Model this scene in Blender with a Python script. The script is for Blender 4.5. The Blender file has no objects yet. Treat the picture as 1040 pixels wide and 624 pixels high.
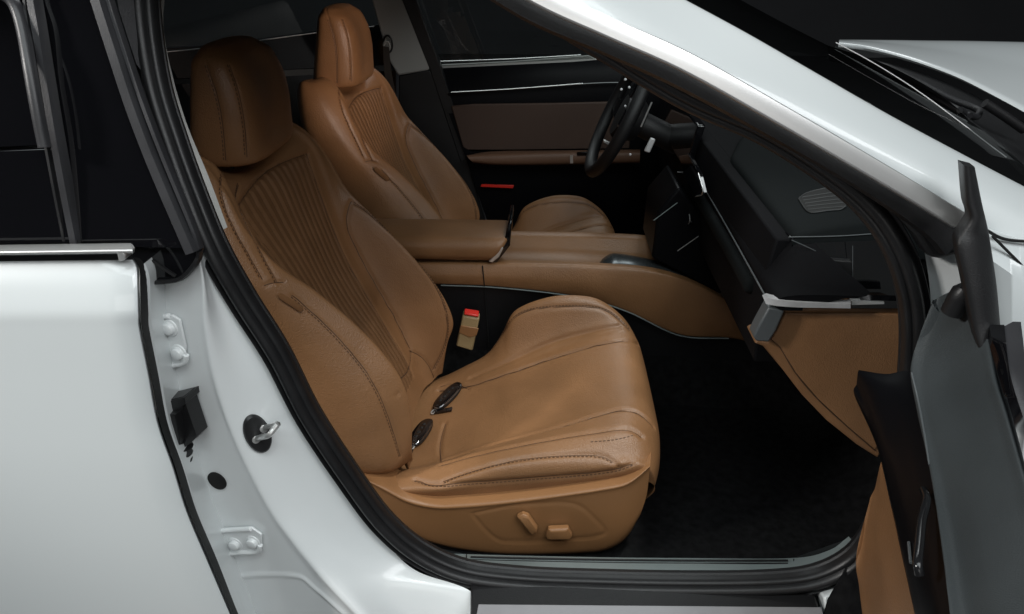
import bpy, math
import numpy as np
from mathutils import Vector
from mathutils.bvhtree import BVHTree

S = bpy.context.scene
COL = S.collection
rng = np.random.RandomState(7)

# ------------------------------------------------------------------ camera
CAM = np.array([0.0, -0.80, 1.30]); YAW = math.radians(2.5); PITCH = math.radians(26.0); FPX = 770.0
_f = np.array([-math.sin(YAW)*math.cos(PITCH), math.cos(YAW)*math.cos(PITCH), -math.sin(PITCH)])
_r = np.array([math.cos(YAW), math.sin(YAW), 0.0]); _u = np.cross(_r, _f)
def ray(x, y):
    return _f*FPX + _r*(x-520.0) - _u*(y-312.0)
def P(x, y, Y):                      # sight line through a photo point, met with the upright plane at depth Y
    d = ray(x, y); return CAM + d*((Y-CAM[1])/d[1])
def PX(x, y, X):
    d = ray(x, y); return CAM + d*((X-CAM[0])/d[0])
def PZ(x, y, Z):
    d = ray(x, y); return CAM + d*((Z-CAM[2])/d[2])
def PP(x, y, p0, n):                 # any plane
    d = ray(x, y); p0 = np.array(p0, float); n = np.array(n, float)
    return CAM + d*(((p0-CAM)@n)/(d@n))
def PL(pts, Y):
    if np.isscalar(Y): Y = [Y]*len(pts)
    return np.array([P(a, b, c) for (a, b), c in zip(pts, Y)])

# ------------------------------------------------------------------ curves and surfaces
def cr(p, n, closed=False):          # Catmull-Rom, n samples even in arc length
    p = np.asarray(p, float)
    if len(p) == 2 and not closed:
        t = np.linspace(0, 1, n)[:, None]; return p[0]*(1-t)+p[1]*t
    if closed: q = np.vstack([p[-1:], p, p[:2]])
    else: q = np.vstack([2*p[0]-p[1], p, 2*p[-1]-p[-2]])
    out = []
    seg = len(q)-3; k = 16
    for i in range(seg):
        a, b, c, d = q[i:i+4]
        t = np.linspace(0, 1, k, endpoint=False)[:, None]
        out.append(.5*((2*b)+(-a+c)*t+(2*a-5*b+4*c-d)*t*t+(-a+3*b-3*c+d)*t**3))
    out.append(q[-2][None]); o = np.vstack(out)
    L = np.r_[0, np.cumsum(np.linalg.norm(np.diff(o, axis=0), axis=1))]
    s = np.linspace(0, L[-1], n, endpoint=not closed)
    return np.stack([np.interp(s, L, o[:, k]) for k in range(o.shape[1])], 1)
def crs(p, per):                     # Catmull-Rom along axis 0 keeping parameter spacing; p (n, ..., 3)
    p = np.asarray(p, float)
    q = np.concatenate([2*p[:1]-p[1:2], p, 2*p[-1:]-p[-2:-1]])
    out = []
    for i in range(len(p)-1):
        a, b, c, d = q[i:i+4]
        for t in np.linspace(0, 1, per, endpoint=False):
            out.append(.5*((2*b)+(-a+c)*t+(2*a-5*b+4*c-d)*t*t+(-a+3*b-3*c+d)*t**3))
    out.append(p[-1]); return np.array(out)
def resamp(p, n):                    # resample axis 0 evenly in mean arc length
    L = np.r_[0, np.cumsum(np.linalg.norm(np.diff(p, axis=0), axis=-1).reshape(len(p)-1, -1).mean(1))]
    s = np.linspace(0, L[-1], n); i = np.clip(np.searchsorted(L, s)-1, 0, len(p)-2)
    t = ((s-L[i])/np.maximum(L[i+1]-L[i], 1e-9)).reshape((-1,)+(1,)*(p.ndim-1))
    return p[i]*(1-t)+p[i+1]*t
def gsurf(ctrl, nr, nc):             # control grid (R, C, 3) -> dense (nr, nc, 3)
    g = crs(np.asarray(ctrl, float), 12); g = resamp(g, nr)
    g = np.swapaxes(g, 0, 1); g = crs(g, 12); g = resamp(g, nc)
    return np.swapaxes(g, 0, 1)
def smooth(V, it, edges=True):
    for _ in range(it):
        A = V.copy(); A[1:-1] = .5*V[1:-1]+.25*(V[:-2]+V[2:]); B = A.copy()
        B[:, 1:-1] = .5*A[:, 1:-1]+.25*(A[:, :-2]+A[:, 2:]); V = B
    return V
def normals(V):
    du = np.gradient(V, axis=0); dv = np.gradient(V, axis=1)
    n = np.cross(du, dv); return n/np.maximum(np.linalg.norm(n, axis=-1, keepdims=True), 1e-12)
def gfaces(nr, nc, off=0, flip=False, wrap=False):
    F = []
    for i in range(nr-1):
        for j in range(nc if wrap else nc-1):
            k = (j+1) % nc
            q = (off+i*nc+j, off+i*nc+k, off+(i+1)*nc+k, off+(i+1)*nc+j)
            F.append(q[::-1] if flip else q)
    return F
def pdist(V, line):                  # least distance of each grid vertex to a polyline
    X = V.reshape(-1, 3); line = np.asarray(line); best = np.full(len(X), 9.0)
    lo = line.min(0)-.05; hi = line.max(0)+.05
    idx = np.where(((X > lo) & (X < hi)).all(1))[0]
    Xs = X[idx]; b = np.full(len(Xs), 9.0)
    for a, c in zip(line[:-1], line[1:]):
        d = c-a; t = np.clip(((Xs-a)@d)/max(d@d, 1e-12), 0, 1)
        b = np.minimum(b, np.linalg.norm(Xs-(a+t[:, None]*d), axis=1))
    best[idx] = b
    return best.reshape(V.shape[:2])

class MB:                            # collects geometry for ONE mesh
    def __init__(s): s.v = []; s.f = []; s.m = []; s.n = 0
    def add(s, V, F, mi=0):
        V = np.asarray(V, float).reshape(-1, 3)
        s.v.append(V); s.f += [tuple(int(i)+s.n for i in f) for f in F]; s.m += [mi]*len(F); s.n += len(V); return s
    def grid(s, V, mi=0, flip=False, wrap=False):
        return s.add(V, gfaces(V.shape[0], V.shape[1], 0, flip, wrap), mi)
    def shell(s, V, vec, mi=0):      # grid given a thickness: second skin + rim
        V = np.asarray(V, float); n, m = V.shape[:2]; W = V+np.asarray(vec, float)
        s.grid(V, mi); s.grid(W, mi, flip=True)
        ring = [(i, 0) for i in range(n)]+[(n-1, j) for j in range(1, m)]+[(i, m-1) for i in range(n-2, -1, -1)]+[(0, j) for j in range(m-2, 0, -1)]
        A = np.array([V[a] for a in ring]); B = np.array([W[a] for a in ring]); k = len(ring)
        return s.add(np.vstack([A, B]), [(i, (i+1) % k, k+(i+1) % k, k+i) for i in range(k)], mi)
    def prism(s, pts, vec, mi=0):    # flat polygon pushed along vec
        pts = np.asarray(pts, float); k = len(pts); V = np.vstack([pts, pts+np.asarray(vec, float)])
        F = [tuple(range(k))[::-1], tuple(range(k, 2*k))]+[(i, (i+1) % k, k+(i+1) % k, k+i) for i in range(k)]
        return s.add(V, F, mi)
    def box(s, c, sx, sy, sz, mi=0, M=None):
        V = np.array([(x, y, z) for x in (-.5, .5) for y in (-.5, .5) for z in (-.5, .5)])*np.array([sx, sy, sz])
        if M is not None: V = V@np.asarray(M).T
        return s.add(V+np.asarray(c), [(0, 1, 3, 2), (4, 6, 7, 5), (0, 4, 5, 1), (2, 3, 7, 6), (0, 2, 6, 4), (1, 5, 7, 3)], mi)
    def sweep(s, path, prof, up=(0, -1, 0), mi=0, closed=False, cap=True, wrap=True):
        path = np.asarray(path, float); prof = np.asarray(prof, float); n = len(path)
        if closed: T = np.roll(path, -1, 0)-np.roll(path, 1, 0)
        else: T = np.gradient(path, axis=0)
        T /= np.maximum(np.linalg.norm(T, axis=1, keepdims=True), 1e-9)
        U = np.asarray(up, float); U = np.broadcast_to(U, T.shape)
        side = np.cross(T, U); side /= np.maximum(np.linalg.norm(side, axis=1, keepdims=True), 1e-9)
        U = np.cross(side, T)
        V = path[:, None]+side[:, None]*prof[None, :, :1]+U[:, None]*prof[None, :, 1:2]
        k = len(prof)
        if closed: V = np.vstack([V, V[:1]])
        F = gfaces(len(V), k, 0, False, wrap)
        if cap and not closed: F += [tuple(range(k))[::-1], tuple(range((n-1)*k, n*k))]
        return s.add(V.reshape(-1, 3), F, mi)
    def tube(s, path, r, mi=0, k=10, closed=False, up=(.01, -.99, .1)):
        path = np.asarray(path, float)
        a = np.linspace(0, 2*np.pi, k, endpoint=False)
        if np.isscalar(r): return s.sweep(path, np.stack([np.cos(a), np.sin(a)], 1)*r, up, mi, closed)
        T = np.gradient(path, axis=0); T /= np.linalg.norm(T, axis=1, keepdims=True)
        sd = np.cross(T, np.asarray(up, float)); sd /= np.linalg.norm(sd, axis=1, keepdims=True); U = np.cross(sd, T)
        r = np.asarray(r)[:, None, None]
        V = path[:, None]+r*(sd[:, None]*np.cos(a)[None, :, None]+U[:, None]*np.sin(a)[None, :, None])
        n = len(path); F = gfaces(n, k, 0, False, True)+[tuple(range(k))[::-1], tuple(range((n-1)*k, n*k))]
        return s.add(V.reshape(-1, 3), F, mi)
    def lathe(s, c, ax, prof, k=24, mi=0):   # prof: (radius, along)
        ax = np.asarray(ax, float); ax /= np.linalg.norm(ax)
        e = np.cross(ax, [0, 0, 1.0]) if abs(ax[2]) < .9 else np.cross(ax, [1.0, 0, 0]); e /= np.linalg.norm(e); g = np.cross(ax, e)
        a = np.linspace(0, 2*np.pi, k, endpoint=False)
        V = np.array([[np.asarray(c)+ax*h+r*(e*math.cos(t)+g*math.sin(t)) for t in a] for r, h in prof])
        n = len(prof); F = gfaces(n, k, 0, False, True)+[tuple(range(k))[::-1], tuple(range((n-1)*k, n*k))]
        return s.add(V.reshape(-1, 3), F, mi)
    def build(s, name, mats, parent=None, bevel=0, sharp=40, seg=2):
        V = np.vstack(s.v); o = wpos.get(parent.as_pointer(), np.zeros(3)) if parent else np.zeros(3)
        me = bpy.data.meshes.new(name); me.from_pydata((V-o).tolist(), [], s.f)
        mats = mats if isinstance(mats, (list, tuple)) else [mats]
        for m in mats: me.materials.append(m)
        me.polygons.foreach_set('material_index', s.m); me.polygons.foreach_set('use_smooth', [True]*len(s.f))
        me.validate(); me.update()
        import bmesh
        bm = bmesh.new(); bm.from_mesh(me); bmesh.ops.remove_doubles(bm, verts=bm.verts, dist=1e-6)
        bmesh.ops.recalc_face_normals(bm, faces=bm.faces); bm.to_mesh(me); bm.free()
        if sharp: me.set_sharp_from_angle(angle=math.radians(sharp))
        ob = bpy.data.objects.new(name, me); COL.objects.link(ob)
        if parent: ob.parent = parent
        wpos[ob.as_pointer()] = o
        if bevel:
            b = ob.modifiers.new('bevel', 'BEVEL'); b.width = bevel; b.segments = seg; b.limit_method = 'ANGLE'; b.angle_limit = math.radians(35)
            b.harden_normals = False
        return ob
wpos = {}
def bvh_of(V):
    return BVHTree.FromPolygons([tuple(p) for p in V.reshape(-1, 3)], gfaces(V.shape[0], V.shape[1]))
def trace(bvh, pts, step=3.0, n=None):       # photo polyline laid on a surface
    pts = np.asarray(pts, float); L = np.linalg.norm(np.diff(pts, axis=0), axis=1).sum()
    q = cr(np.c_[pts, np.zeros(len(pts))], n or max(4, int(L/step))); out = []
    for a in q:
        d = ray(a[0], a[1]); h = bvh.ray_cast(Vector(CAM), Vector(d/np.linalg.norm(d)))
        if h[0] is not None: out.append(np.array(h[0]))
    return sm1(np.array(out))
def sm1(l, it=4):
    l = np.array(l, float)
    if len(l) < 4: return l
    for _ in range(it): l[1:-1] = .5*l[1:-1]+.25*(l[:-2]+l[2:])
    return l
def groove(V, line, depth, w, puff=0, pw=.02):
    d = pdist(V, line); N = normals(V)
    h = -depth*np.exp(-(d/w)**2)
    if puff: h = h+puff*np.exp(-((d-pw)/(pw*.7))**2)
    return V+N*h[..., None]
def on_surf(V, line, lift):                  # lift a polyline to lie on a (displaced) grid
    X = V.reshape(-1, 3); N = normals(V).reshape(-1, 3); o = []; nn = []
    for p in line:
        i = np.argmin(((X-p)**2).sum(1)); n = N[i]; o.append(p+n*(((X[i]-p)@n)+lift)); nn.append(n)
    return sm1(np.array(o), 3), sm1(np.array(nn), 3)
def stitch(mb, V, line, shift=.0, lift=.0004, dash=.0045, gap=.003, r=.0007, mi=1):
    if len(line) < 3: return
    T = np.gradient(line, axis=0); T /= np.maximum(np.linalg.norm(T, axis=1, keepdims=True), 1e-9)
    _, nn = on_surf(V, line, lift)
    l2 = line+np.cross(T, nn)*shift
    l2, nn = on_surf(V, l2, lift)
    L = np.r_[0, np.cumsum(np.linalg.norm(np.diff(l2, axis=0), axis=1))]; s = 0
    f = lambda q, A: np.array([np.interp(q, L, A[:, k]) for k in range(3)])
    while s+dash < L[-1]:
        a, b, n = f(s, l2), f(s+dash, l2), f(s+dash/2, nn); s += dash+gap
        t = (b-a); ln = np.linalg.norm(t)
        if ln < 1e-5 or ln > .02: continue
        t /= ln; e = np.cross(t, n); e /= max(np.linalg.norm(e), 1e-9); n = np.cross(e, t)
        mb.box((a+b)/2, ln, 2*r, 1.6*r, mi, np.stack([t, e, n], 1))

# ------------------------------------------------------------------ materials
def mat(name, col, rough=.5, metal=0, coat=0, bump=0, bscale=400, vor=False, var=0, vscale=6, spec=.5, sheen=0, trans=0, coat_rough=.05, emit=None):
    m = bpy.data.materials.new(name); m.use_nodes = True; nt = m.node_tree; b = nt.nodes['Principled BSDF']
    b.inputs['Base Color'].default_value = (*col, 1); b.inputs['Roughness'].default_value = rough
    b.inputs['Metallic'].default_value = metal; b.inputs['Coat Weight'].default_value = coat
    b.inputs['Coat Roughness'].default_value = coat_rough; b.inputs['Specular IOR Level'].default_value = spec
    b.inputs['Sheen Weight'].default_value = sheen; b.inputs['Transmission Weight'].default_value = trans
    if emit: b.inputs['Emission Color'].default_value = (*emit[:3], 1); b.inputs['Emission Strength'].default_value = emit[3]
    tc = nt.nodes.new('ShaderNodeTexCoord')
    if var:
        n = nt.nodes.new('ShaderNodeTexNoise'); n.inputs['Scale'].default_value = vscale; n.inputs['Detail'].default_value = 6
        nt.links.new(tc.outputs['Object'], n.inputs['Vector'])
        mx = nt.nodes.new('ShaderNodeMix'); mx.data_type = 'RGBA'
        lo = [c*(1-var) for c in col]; hi = [min(1, c*(1+var)) for c in col]
        mx.inputs[6].default_value = (*lo, 1); mx.inputs[7].default_value = (*hi, 1)
        mr = nt.nodes.new('ShaderNodeMapRange'); mr.inputs[1].default_value = .3; mr.inputs[2].default_value = .7
        nt.links.new(n.outputs['Fac'], mr.inputs[0]); nt.links.new(mr.outputs[0], mx.inputs[0]); nt.links.new(mx.outputs[2], b.inputs['Base Color'])
        r2 = nt.nodes.new('ShaderNodeMapRange'); r2.inputs[3].default_value = max(.02, rough-.08); r2.inputs[4].default_value = min(1, rough+.08)
        nt.links.new(n.outputs['Fac'], r2.inputs[0]); nt.links.new(r2.outputs[0], b.inputs['Roughness'])
    if bump:
        if vor:
            t = nt.nodes.new('ShaderNodeTexVoronoi'); t.inputs['Scale'].default_value = bscale; out = t.outputs['Distance']
            t2 = nt.nodes.new('ShaderNodeTexNoise'); t2.inputs['Scale'].default_value = bscale*.35; t2.inputs['Detail'].default_value = 4
            nt.links.new(tc.outputs['Object'], t2.inputs['Vector'])
            ad = nt.nodes.new('ShaderNodeMath'); ad.operation = 'ADD'; nt.links.new(out, ad.inputs[0]); nt.links.new(t2.outputs['Fac'], ad.inputs[1]); out = ad.outputs[0]
        else:
            t = nt.nodes.new('ShaderNodeTexNoise'); t.inputs['Scale'].default_value = bscale; t.inputs['Detail'].default_value = 5; out = t.outputs['Fac']
        nt.links.new(tc.outputs['Object'], t.inputs['Vector'])
        bp = nt.nodes.new('ShaderNodeBump'); bp.inputs['Strength'].default_value = bump; bp.inputs['Distance'].default_value = .001
        nt.links.new(out, bp.inputs['Height']); nt.links.new(bp.outputs['Normal'], b.inputs['Normal'])
    return m
def glass(name, tint, rough=.0, refl=.9):
    m = bpy.data.materials.new(name); m.use_nodes = True; nt = m.node_tree; nt.nodes.remove(nt.nodes['Principled BSDF'])
    tr = nt.nodes.new('ShaderNodeBsdfTransparent'); tr.inputs[0].default_value = (*tint, 1)
    gl = nt.nodes.new('ShaderNodeBsdfGlossy'); gl.inputs['Roughness'].default_value = rough; gl.inputs[0].default_value = (refl, refl, refl, 1)
    lw = nt.nodes.new('ShaderNodeLayerWeight'); lw.inputs[0].default_value = .5; pw = nt.nodes.new('ShaderNodeMath'); pw.operation = 'POWER'; pw.inputs[1].default_value = 4
    fr = nt.nodes.new('ShaderNodeMath'); fr.operation = 'MULTIPLY_ADD'; fr.inputs[1].default_value = .75; fr.inputs[2].default_value = .05
    nt.links.new(lw.outputs['Facing'], pw.inputs[0]); nt.links.new(pw.outputs[0], fr.inputs[0]); mx = nt.nodes.new('ShaderNodeMixShader')
    nt.links.new(fr.outputs[0], mx.inputs[0]); nt.links.new(tr.outputs[0], mx.inputs[1]); nt.links.new(gl.outputs[0], mx.inputs[2])
    nt.links.new(mx.outputs[0], nt.nodes['Material Output'].inputs[0]); return m

TAN = (.262, .131, .058)
M = dict(
    leather=mat('tan_leather', TAN, .40, bump=.45, bscale=420, vor=True, var=.14, vscale=9, spec=.55),
    pleat=mat('tan_pleated_leather', (.20, .10, .044), .55, bump=.35, bscale=900, vor=True, var=.10, vscale=14, spec=.35),
    thread=mat('brown_thread', (.085, .040, .018), .7),
    tanplastic=mat('tan_plastic', (.31, .152, .064), .36, bump=.15, bscale=900, vor=True, var=.04, spec=.5),
    paint=mat('white_paint', (.70, .735, .74), .35, coat=1, coat_rough=.03, var=.012, vscale=1.5),
    jamb=mat('white_jamb_paint', (.80, .83, .835), .32, coat=.6, coat_rough=.08, var=.015, vscale=9, bump=.02, bscale=60),
    rubber=mat('black_rubber', (.012, .012, .013), .42, bump=.2, bscale=500, var=.2, vscale=20),
    blackgloss=mat('gloss_black', (.004, .004, .005), .05, coat=.5),
    blackplastic=mat('black_plastic', (.011, .011, .012), .45, bump=.25, bscale=900, vor=True, var=.15),
    darkpad=mat('black_soft_pad', (.013, .013, .015), .55, bump=.35, bscale=800, vor=True, var=.12),
    carpet=mat('black_carpet', (.012, .012, .0125), 1, bump=.8, bscale=1200, var=.3, vscale=60, spec=.0),
    chrome=mat('satin_chrome', (.80, .80, .79), .29, metal=.75),
    silver=mat('silver_trim', (.58, .58, .59), .42, metal=.3, bump=.2, bscale=300, var=.06, vscale=60),
    greytrim=mat('grey_soft_trim', (.040, .047, .050), .6, bump=.35, bscale=900, vor=True, var=.1, vscale=10),
    greysill=mat('grey_sill_trim', (.22, .26, .26), .38, bump=.15, bscale=900, vor=True, var=.07, vscale=12),
    palegrey=mat('pale_grey_trim', (.42, .42, .40), .6, bump=.2, bscale=900, var=.04),
    red=mat('red_button', (.75, .03, .02), .35),
    glass=glass('dark_tinted_glass', (.06, .065, .068)),
    clear=glass('window_glass', (.80, .83, .82)), screen=glass('windscreen_glass', (.88, .91, .90), .0, .18), piano=mat('piano_black', (.005, .005, .006), .35, spec=.06),
)
M['seam'] = mat('seam_shade', (.075, .036, .018), .8)  # dark colour for tubes that paint the shade inside seam grooves
M['hole'] = mat('deep_black', (.003, .003, .003), .8)
# ------------------------------------------------------------------ the car, one thing
car = bpy.data.objects.new('car', None); COL.objects.link(car); wpos[car.as_pointer()] = np.zeros(3)
car['label'] = 'white saloon car with its front passenger door open, showing tan leather front seats'
car['category'] = 'car'

# ------------------------------------------------------------------ front seats (built once, copied)
SY = .55
def build_seat():
    b = MB()
    b.box((-.03, SY, .245), .36, .44, .05); b.box((-.03, SY-.17, .205), .50, .04, .05); b.box((-.03, SY+.17, .205), .50, .04, .05)
    b.box((-.03, SY, .295), .40, .44, .07)
    seat = b.build('front_seat', M['blackplastic'], car, bevel=.008)
    wpos[seat.as_pointer()] = np.zeros(3)

    # ---- backrest: rows from the hip up, half profile centre > insert edge > foot > crest > outer > rear
    rows = [
     [(0, -.275, .36), (.125, -.27, .36), (.165, -.255, .36), (.205, -.235, .365), (.250, -.28, .36), (.238, -.40, .36), (.12, -.44, .36), (0, -.445, .36)],
     [(0, -.305, .45), (.125, -.297, .445), (.165, -.275, .44), (.205, -.222, .44), (.250, -.275, .43), (.240, -.43, .44), (.12, -.475, .45), (0, -.48, .45)],
     [(0, -.345, .54), (.127, -.340, .53), (.164, -.312, .525), (.202, -.204, .505), (.250, -.288, .50), (.240, -.465, .53), (.12, -.51, .54), (0, -.515, .54)],
     [(0, -.392, .615), (.130, -.380, .61), (.164, -.350, .60), (.200, -.236, .590), (.248, -.328, .575), (.238, -.50, .60), (.12, -.545, .615), (0, -.55, .615)],
     [(0, -.426, .69), (.132, -.416, .685), (.166, -.392, .68), (.198, -.294, .672), (.247, -.380, .655), (.236, -.53, .68), (.12, -.575, .69), (0, -.58, .69)],
     [(0, -.452, .765), (.136, -.442, .762), (.170, -.420, .762), (.198, -.366, .754), (.244, -.430, .742), (.234, -.56, .755), (.12, -.60, .765), (0, -.605, .765)],
     [(0, -.470, .82), (.140, -.458, .82), (.172, -.440, .82), (.200, -.420, .815), (.238, -.462, .810), (.228, -.575, .82), (.12, -.612, .82), (0, -.617, .82)],
     [(0, -.488, .88), (.141, -.473, .88), (.172, -.457, .88), (.200, -.450, .876), (.232, -.490, .870), (.220, -.59, .88), (.12, -.622, .88), (0, -.627, .88)],
     [(0, -.503, .908), (.136, -.485, .918), (.166, -.474, .925), (.190, -.476, .925), (.222, -.518, .922), (.208, -.597, .925), (.12, -.627, .925), (0, -.632, .925)],
     [(0, -.520, .918), (.126, -.505, .940), (.155, -.503, .957), (.178, -.513, .962), (.202, -.545, .960), (.190, -.60, .960), (.11, -.625, .955), (0, -.628, .950)],
     [(0, -.548, .922), (.110, -.540, .946), (.140, -.543, .967), (.160, -.55, .971), (.176, -.565, .969), (.168, -.595, .967), (.10, -.61, .960), (0, -.613, .955)],
     [(0, -.58, .930), (.07, -.58, .957), (.09, -.58, .962), (.10, -.58, .964), (.11, -.582, .964), (.10, -.585, .963), (.06, -.588, .957), (0, -.588, .952)],
    ]
    R = []
    wide = [1, 1, 1, 1, 1, 1.05, 1.14, 1.2, 1.22, 1.22, 1.2, 1.1]; setb = [0, 0, 0, 0, 0, .006, .015, .022, .022, .018, .01, 0]; lift = [0, 0, 0, 0, 0, 0, 0, .003, .010, .016, .016, .01]
    kback = [0, .022, .034, .016, .012, .006, 0, 0, 0, 0, 0, 0]; crown = [0, .8, 1, 1, 1, .6, .2, 0, 0, 0, 0, 0]
    for r, wd_, sb, lf, kb, cr_ in zip(rows, wide, setb, lift, kback, crown):
        far = [(x, SY+o, z) for o, x, z in r]; near = [(x-(sb if 0 < i < 5 else 0)-(kb if i in (3, 4) else 0), SY-o*wd_, z+(lf if 2 <= i <= 5 else 0)) for i, (o, x, z) in enumerate(r)]
        if rows.index(r) < 2:
            q0 = rows.index(r) == 0
            near = [p if i not in (3, 4, 5) else (p[0]-(.012 if q0 else 0), SY+(p[1]-SY)*(.80 if q0 else .985), p[2]+(.022 if q0 else -.008)) for i, p in enumerate(near)]
        ins = lambda h: h[:3]+[tuple(np.array(h[2])*.42+np.array(h[3])*.58+np.array([0.017*cr_, 0, .002]))]+h[3:]
        far, near = ins(far), ins(near)
        R.append(near[::-1]+far[1:])         # rear centre .. near side .. front centre .. far side .. rear centre
    V = gsurf(np.array(R), 200, 460); V = smooth(V, 3)
    bv = bvh_of(V)
    N = normals(V)
    if (N[100, 230]@np.array([1, 0, 0])) < 0: V = V[:, ::-1].copy(); N = normals(V)
    # pleats fanning up the centre panel
    z = V[..., 2]; off = V[..., 1]-SY; front = N[..., 0] > .2
    w = np.interp(z, [.40, .55, .75, .88, .93], [.108, .118, .134, .142, .146])
    w = w*np.where(off < 0, np.interp(z, [.70, .80, .88], [1, 1.12, 1.26]), 1)
    t = off/w; ph = t*6.5
    frac = np.abs(ph-np.round(ph))
    top = .916-.008*(off/.14)**2
    msk = front*np.clip((1-np.abs(t))/.05, 0, 1)*np.clip((top-z)/.006, 0, 1)*np.clip((z-.40)/.02, 0, 1)
    V = V+N*((-.0066*np.exp(-(frac/.16)**2)+.0022*np.cos(frac*np.pi))*msk)[..., None]
    insert_mask = msk > .3
    inten = [[(.142*1.0, )]]
    mb = MB()
    edge = lambda sgn: np.array([(0, SY+sgn*np.interp(zz, [.40, .55, .75, .88, .93], [.108, .118, .134, .142, .146])*(np.interp(zz, [.70, .80, .88], [1, 1.12, 1.26]) if sgn < 0 else 1), zz) for zz in np.linspace(.41, .906, 60)])
    def drop(l):                             # push (y,z) points on the front face
        o = []
        for p in l:
            h = bv.ray_cast(Vector((.5, p[1], p[2])), Vector((-1, 0, 0)))
            if h[0] is not None: o.append(np.array(h[0]))
        return np.array(o)
    seams = []
    eN, eF = drop(edge(-1)), drop(edge(1))
    topl = drop([(0, SY+o, .914-.008*(o/.14)**2) for o in np.linspace(-.178, .143, 40)])
    seams += [(eN, .0035, .004), (eF, .0035, .004), (topl, .003, .004)]
    panel = trace(bv, [(357, 205), (353, 215), (354, 235), (368, 265), (388, 300), (404, 328), (417, 354)])
    low = trace(bv, [(417, 356), (428, 362), (437, 373), (441, 384)])
    lowin = trace(bv, [(418, 356), (417, 372), (410, 388), (403, 402)])
    piping = trace(bv, [(359, 207), (385, 224), (405, 241), (428, 270), (446, 298), (454, 325), (452, 350), (440, 376)])
    mir = lambda l: l*np.array([1, -1, 1])+np.array([0, 2*SY, 0])
    wing = trace(bv, [(297, 300), (320, 320), (345, 345), (370, 375), (387, 405), (400, 440), (407, 464)])
    wingtop = trace(bv, [(269, 290), (280, 286), (288, 287)])
    sh1 = trace(bv, [(226, 178), (224, 190), (228, 208), (240, 235), (256, 264), (267, 284)])
    sh2 = trace(bv, [(243, 188), (240, 200), (248, 222), (262, 250), (276, 276), (282, 286)])
    for l in (panel, mir(panel)): seams.append((l, .004, .005))
    for l in (low, lowin, wing, wingtop, sh1, sh2): seams.append((l, .0026, .0030))
    if len(piping) > 3: seams.append((piping, .0022, .003))
    for l, dp, wd in seams:
        if len(l) > 2: V = groove(V, l, dp, wd)
    V0 = V
    fm = insert_mask.reshape(-1)
    F = gfaces(V.shape[0], V.shape[1]); nc = V.shape[1]
    mb.add(V, F, 0); mb.m = [2 if fm[f[0]] else 0 for f in F]
    for l, sh in ((wing, .0035), (sh1, .0035), (sh2, .0035), (piping, -.003)):
        if len(l) > 3: stitch(mb, V0, l, sh)
    for l, dp, wd in seams:
        if len(l) > 3: mb.tube(on_surf(V0, l, .0001)[0], .0008, 3, k=6)
    back = mb.build('backrest', [M['leather'], M['thread'], M['pleat'], M['seam']], seat, sharp=60)

    # little tag sewn in the wing seam
    tg = trace(bv, [(285, 302), (306, 316)], n=8)
    t2 = MB(); d = np.array([-.004, -.012, -.006])
    up_ = np.array([.0, -.004, .011])
    a, e = tg[0]+np.array([.006, -.004, .002]), tg[-1]+np.array([.006, -.004, .002])
    t2.prism([a, e, e+up_, a+up_], (-.006, -.0018, -.002))
    t2.build('fabric_tag', M['leather'], seat, bevel=.0006)

    # ---- headrest : closed loops stacked from the bottom up, (near edge x, far..) shell
    hr = []
    def loop(z, xf, xb, w, r, n=4.2):        # rounded-box plan outline
        o = []; xc, a = (xf+xb)/2, (xf-xb)/2
        for t in np.linspace(0, 2*np.pi, 48, endpoint=False):
            ct, st = math.cos(t), math.sin(t); o.append((xc+a*math.copysign(abs(ct)**(2/n), ct)-.010*(abs(st)**3)*(ct > 0)*a/.06, SY+w*math.copysign(abs(st)**(2/n), st), z))
        return o
    for z, xf, xb, w, r in [(.950, -.520, -.580, .088, 1), (.950, -.490, -.602, .116, 1), (.956, -.482, -.609, .1225, 1.1), (.97, -.4785, -.609, .1255, 1.1), (1.0, -.477, -.604, .127, 1.1), (1.04, -.477, -.596, .127, 1.15),
                            (1.075, -.482, -.589, .125, 1.2), (1.100, -.491, -.584, .1205, 1.3), (1.120, -.502, -.580, .113, 1.3), (1.131, -.512, -.577, .103, 1.2), (1.139, -.525, -.572, .084, .9), (1.143, -.542, -.560, .04, .4)]:
        hr.append(loop(z, xf, xb, w, r, 2.6 if z > 1.125 else 4.2))
    hr = np.array(hr); hr = np.concatenate([hr, hr[:, :1]], 1)
    # the wings of the headrest: sides reach forward of a dished middle
    H = gsurf(hr, 100, 240); H = smooth(H, 6)
    yy = (H[..., 1]-SY)/.13; fr = np.clip((H[..., 0]+.53)/.03, 0, 1); zz = np.clip((H[..., 2]-.965)/.03, 0, 1)*np.clip((1.15-H[..., 2])/.05, 0, 1)
    H[..., 0] -= .007*fr*zz*np.exp(-(yy/.55)**2)
    H[:, 0] = H[:, -1]
    if normals(H)[40, 110]@np.array([-1, 0, 0]) < 0: H = H[:, ::-1].copy()
    bh = bvh_of(H)
    s1 = trace(bh, [(210, 66), (214, 78), (220, 95), (225, 120), (228, 145), (229, 163)])
    s2 = trace(bh, [(233, 66), (240, 85), (245, 105), (249, 130), (251, 160)])
    s3 = trace(bh, [(210, 66), (207, 55), (208, 45)])
    for l in (s1, s2, s3):
        if len(l) > 3:
            H = groove(H, l, .0013, .0022); H = groove(H, l*np.array([1, -1, 1])+np.array([0, 2*SY, 0]), .0013, .0022)
    hb = MB(); hb.grid(H)
    hb.add(H[0], [tuple(range(H.shape[1]-1))]); hb.add(H[-1], [tuple(range(H.shape[1]-1))])
    for l, sh in ((s1, .003), (s2, .004)):
        if len(l) > 3: stitch(hb, H, l, sh)
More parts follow.
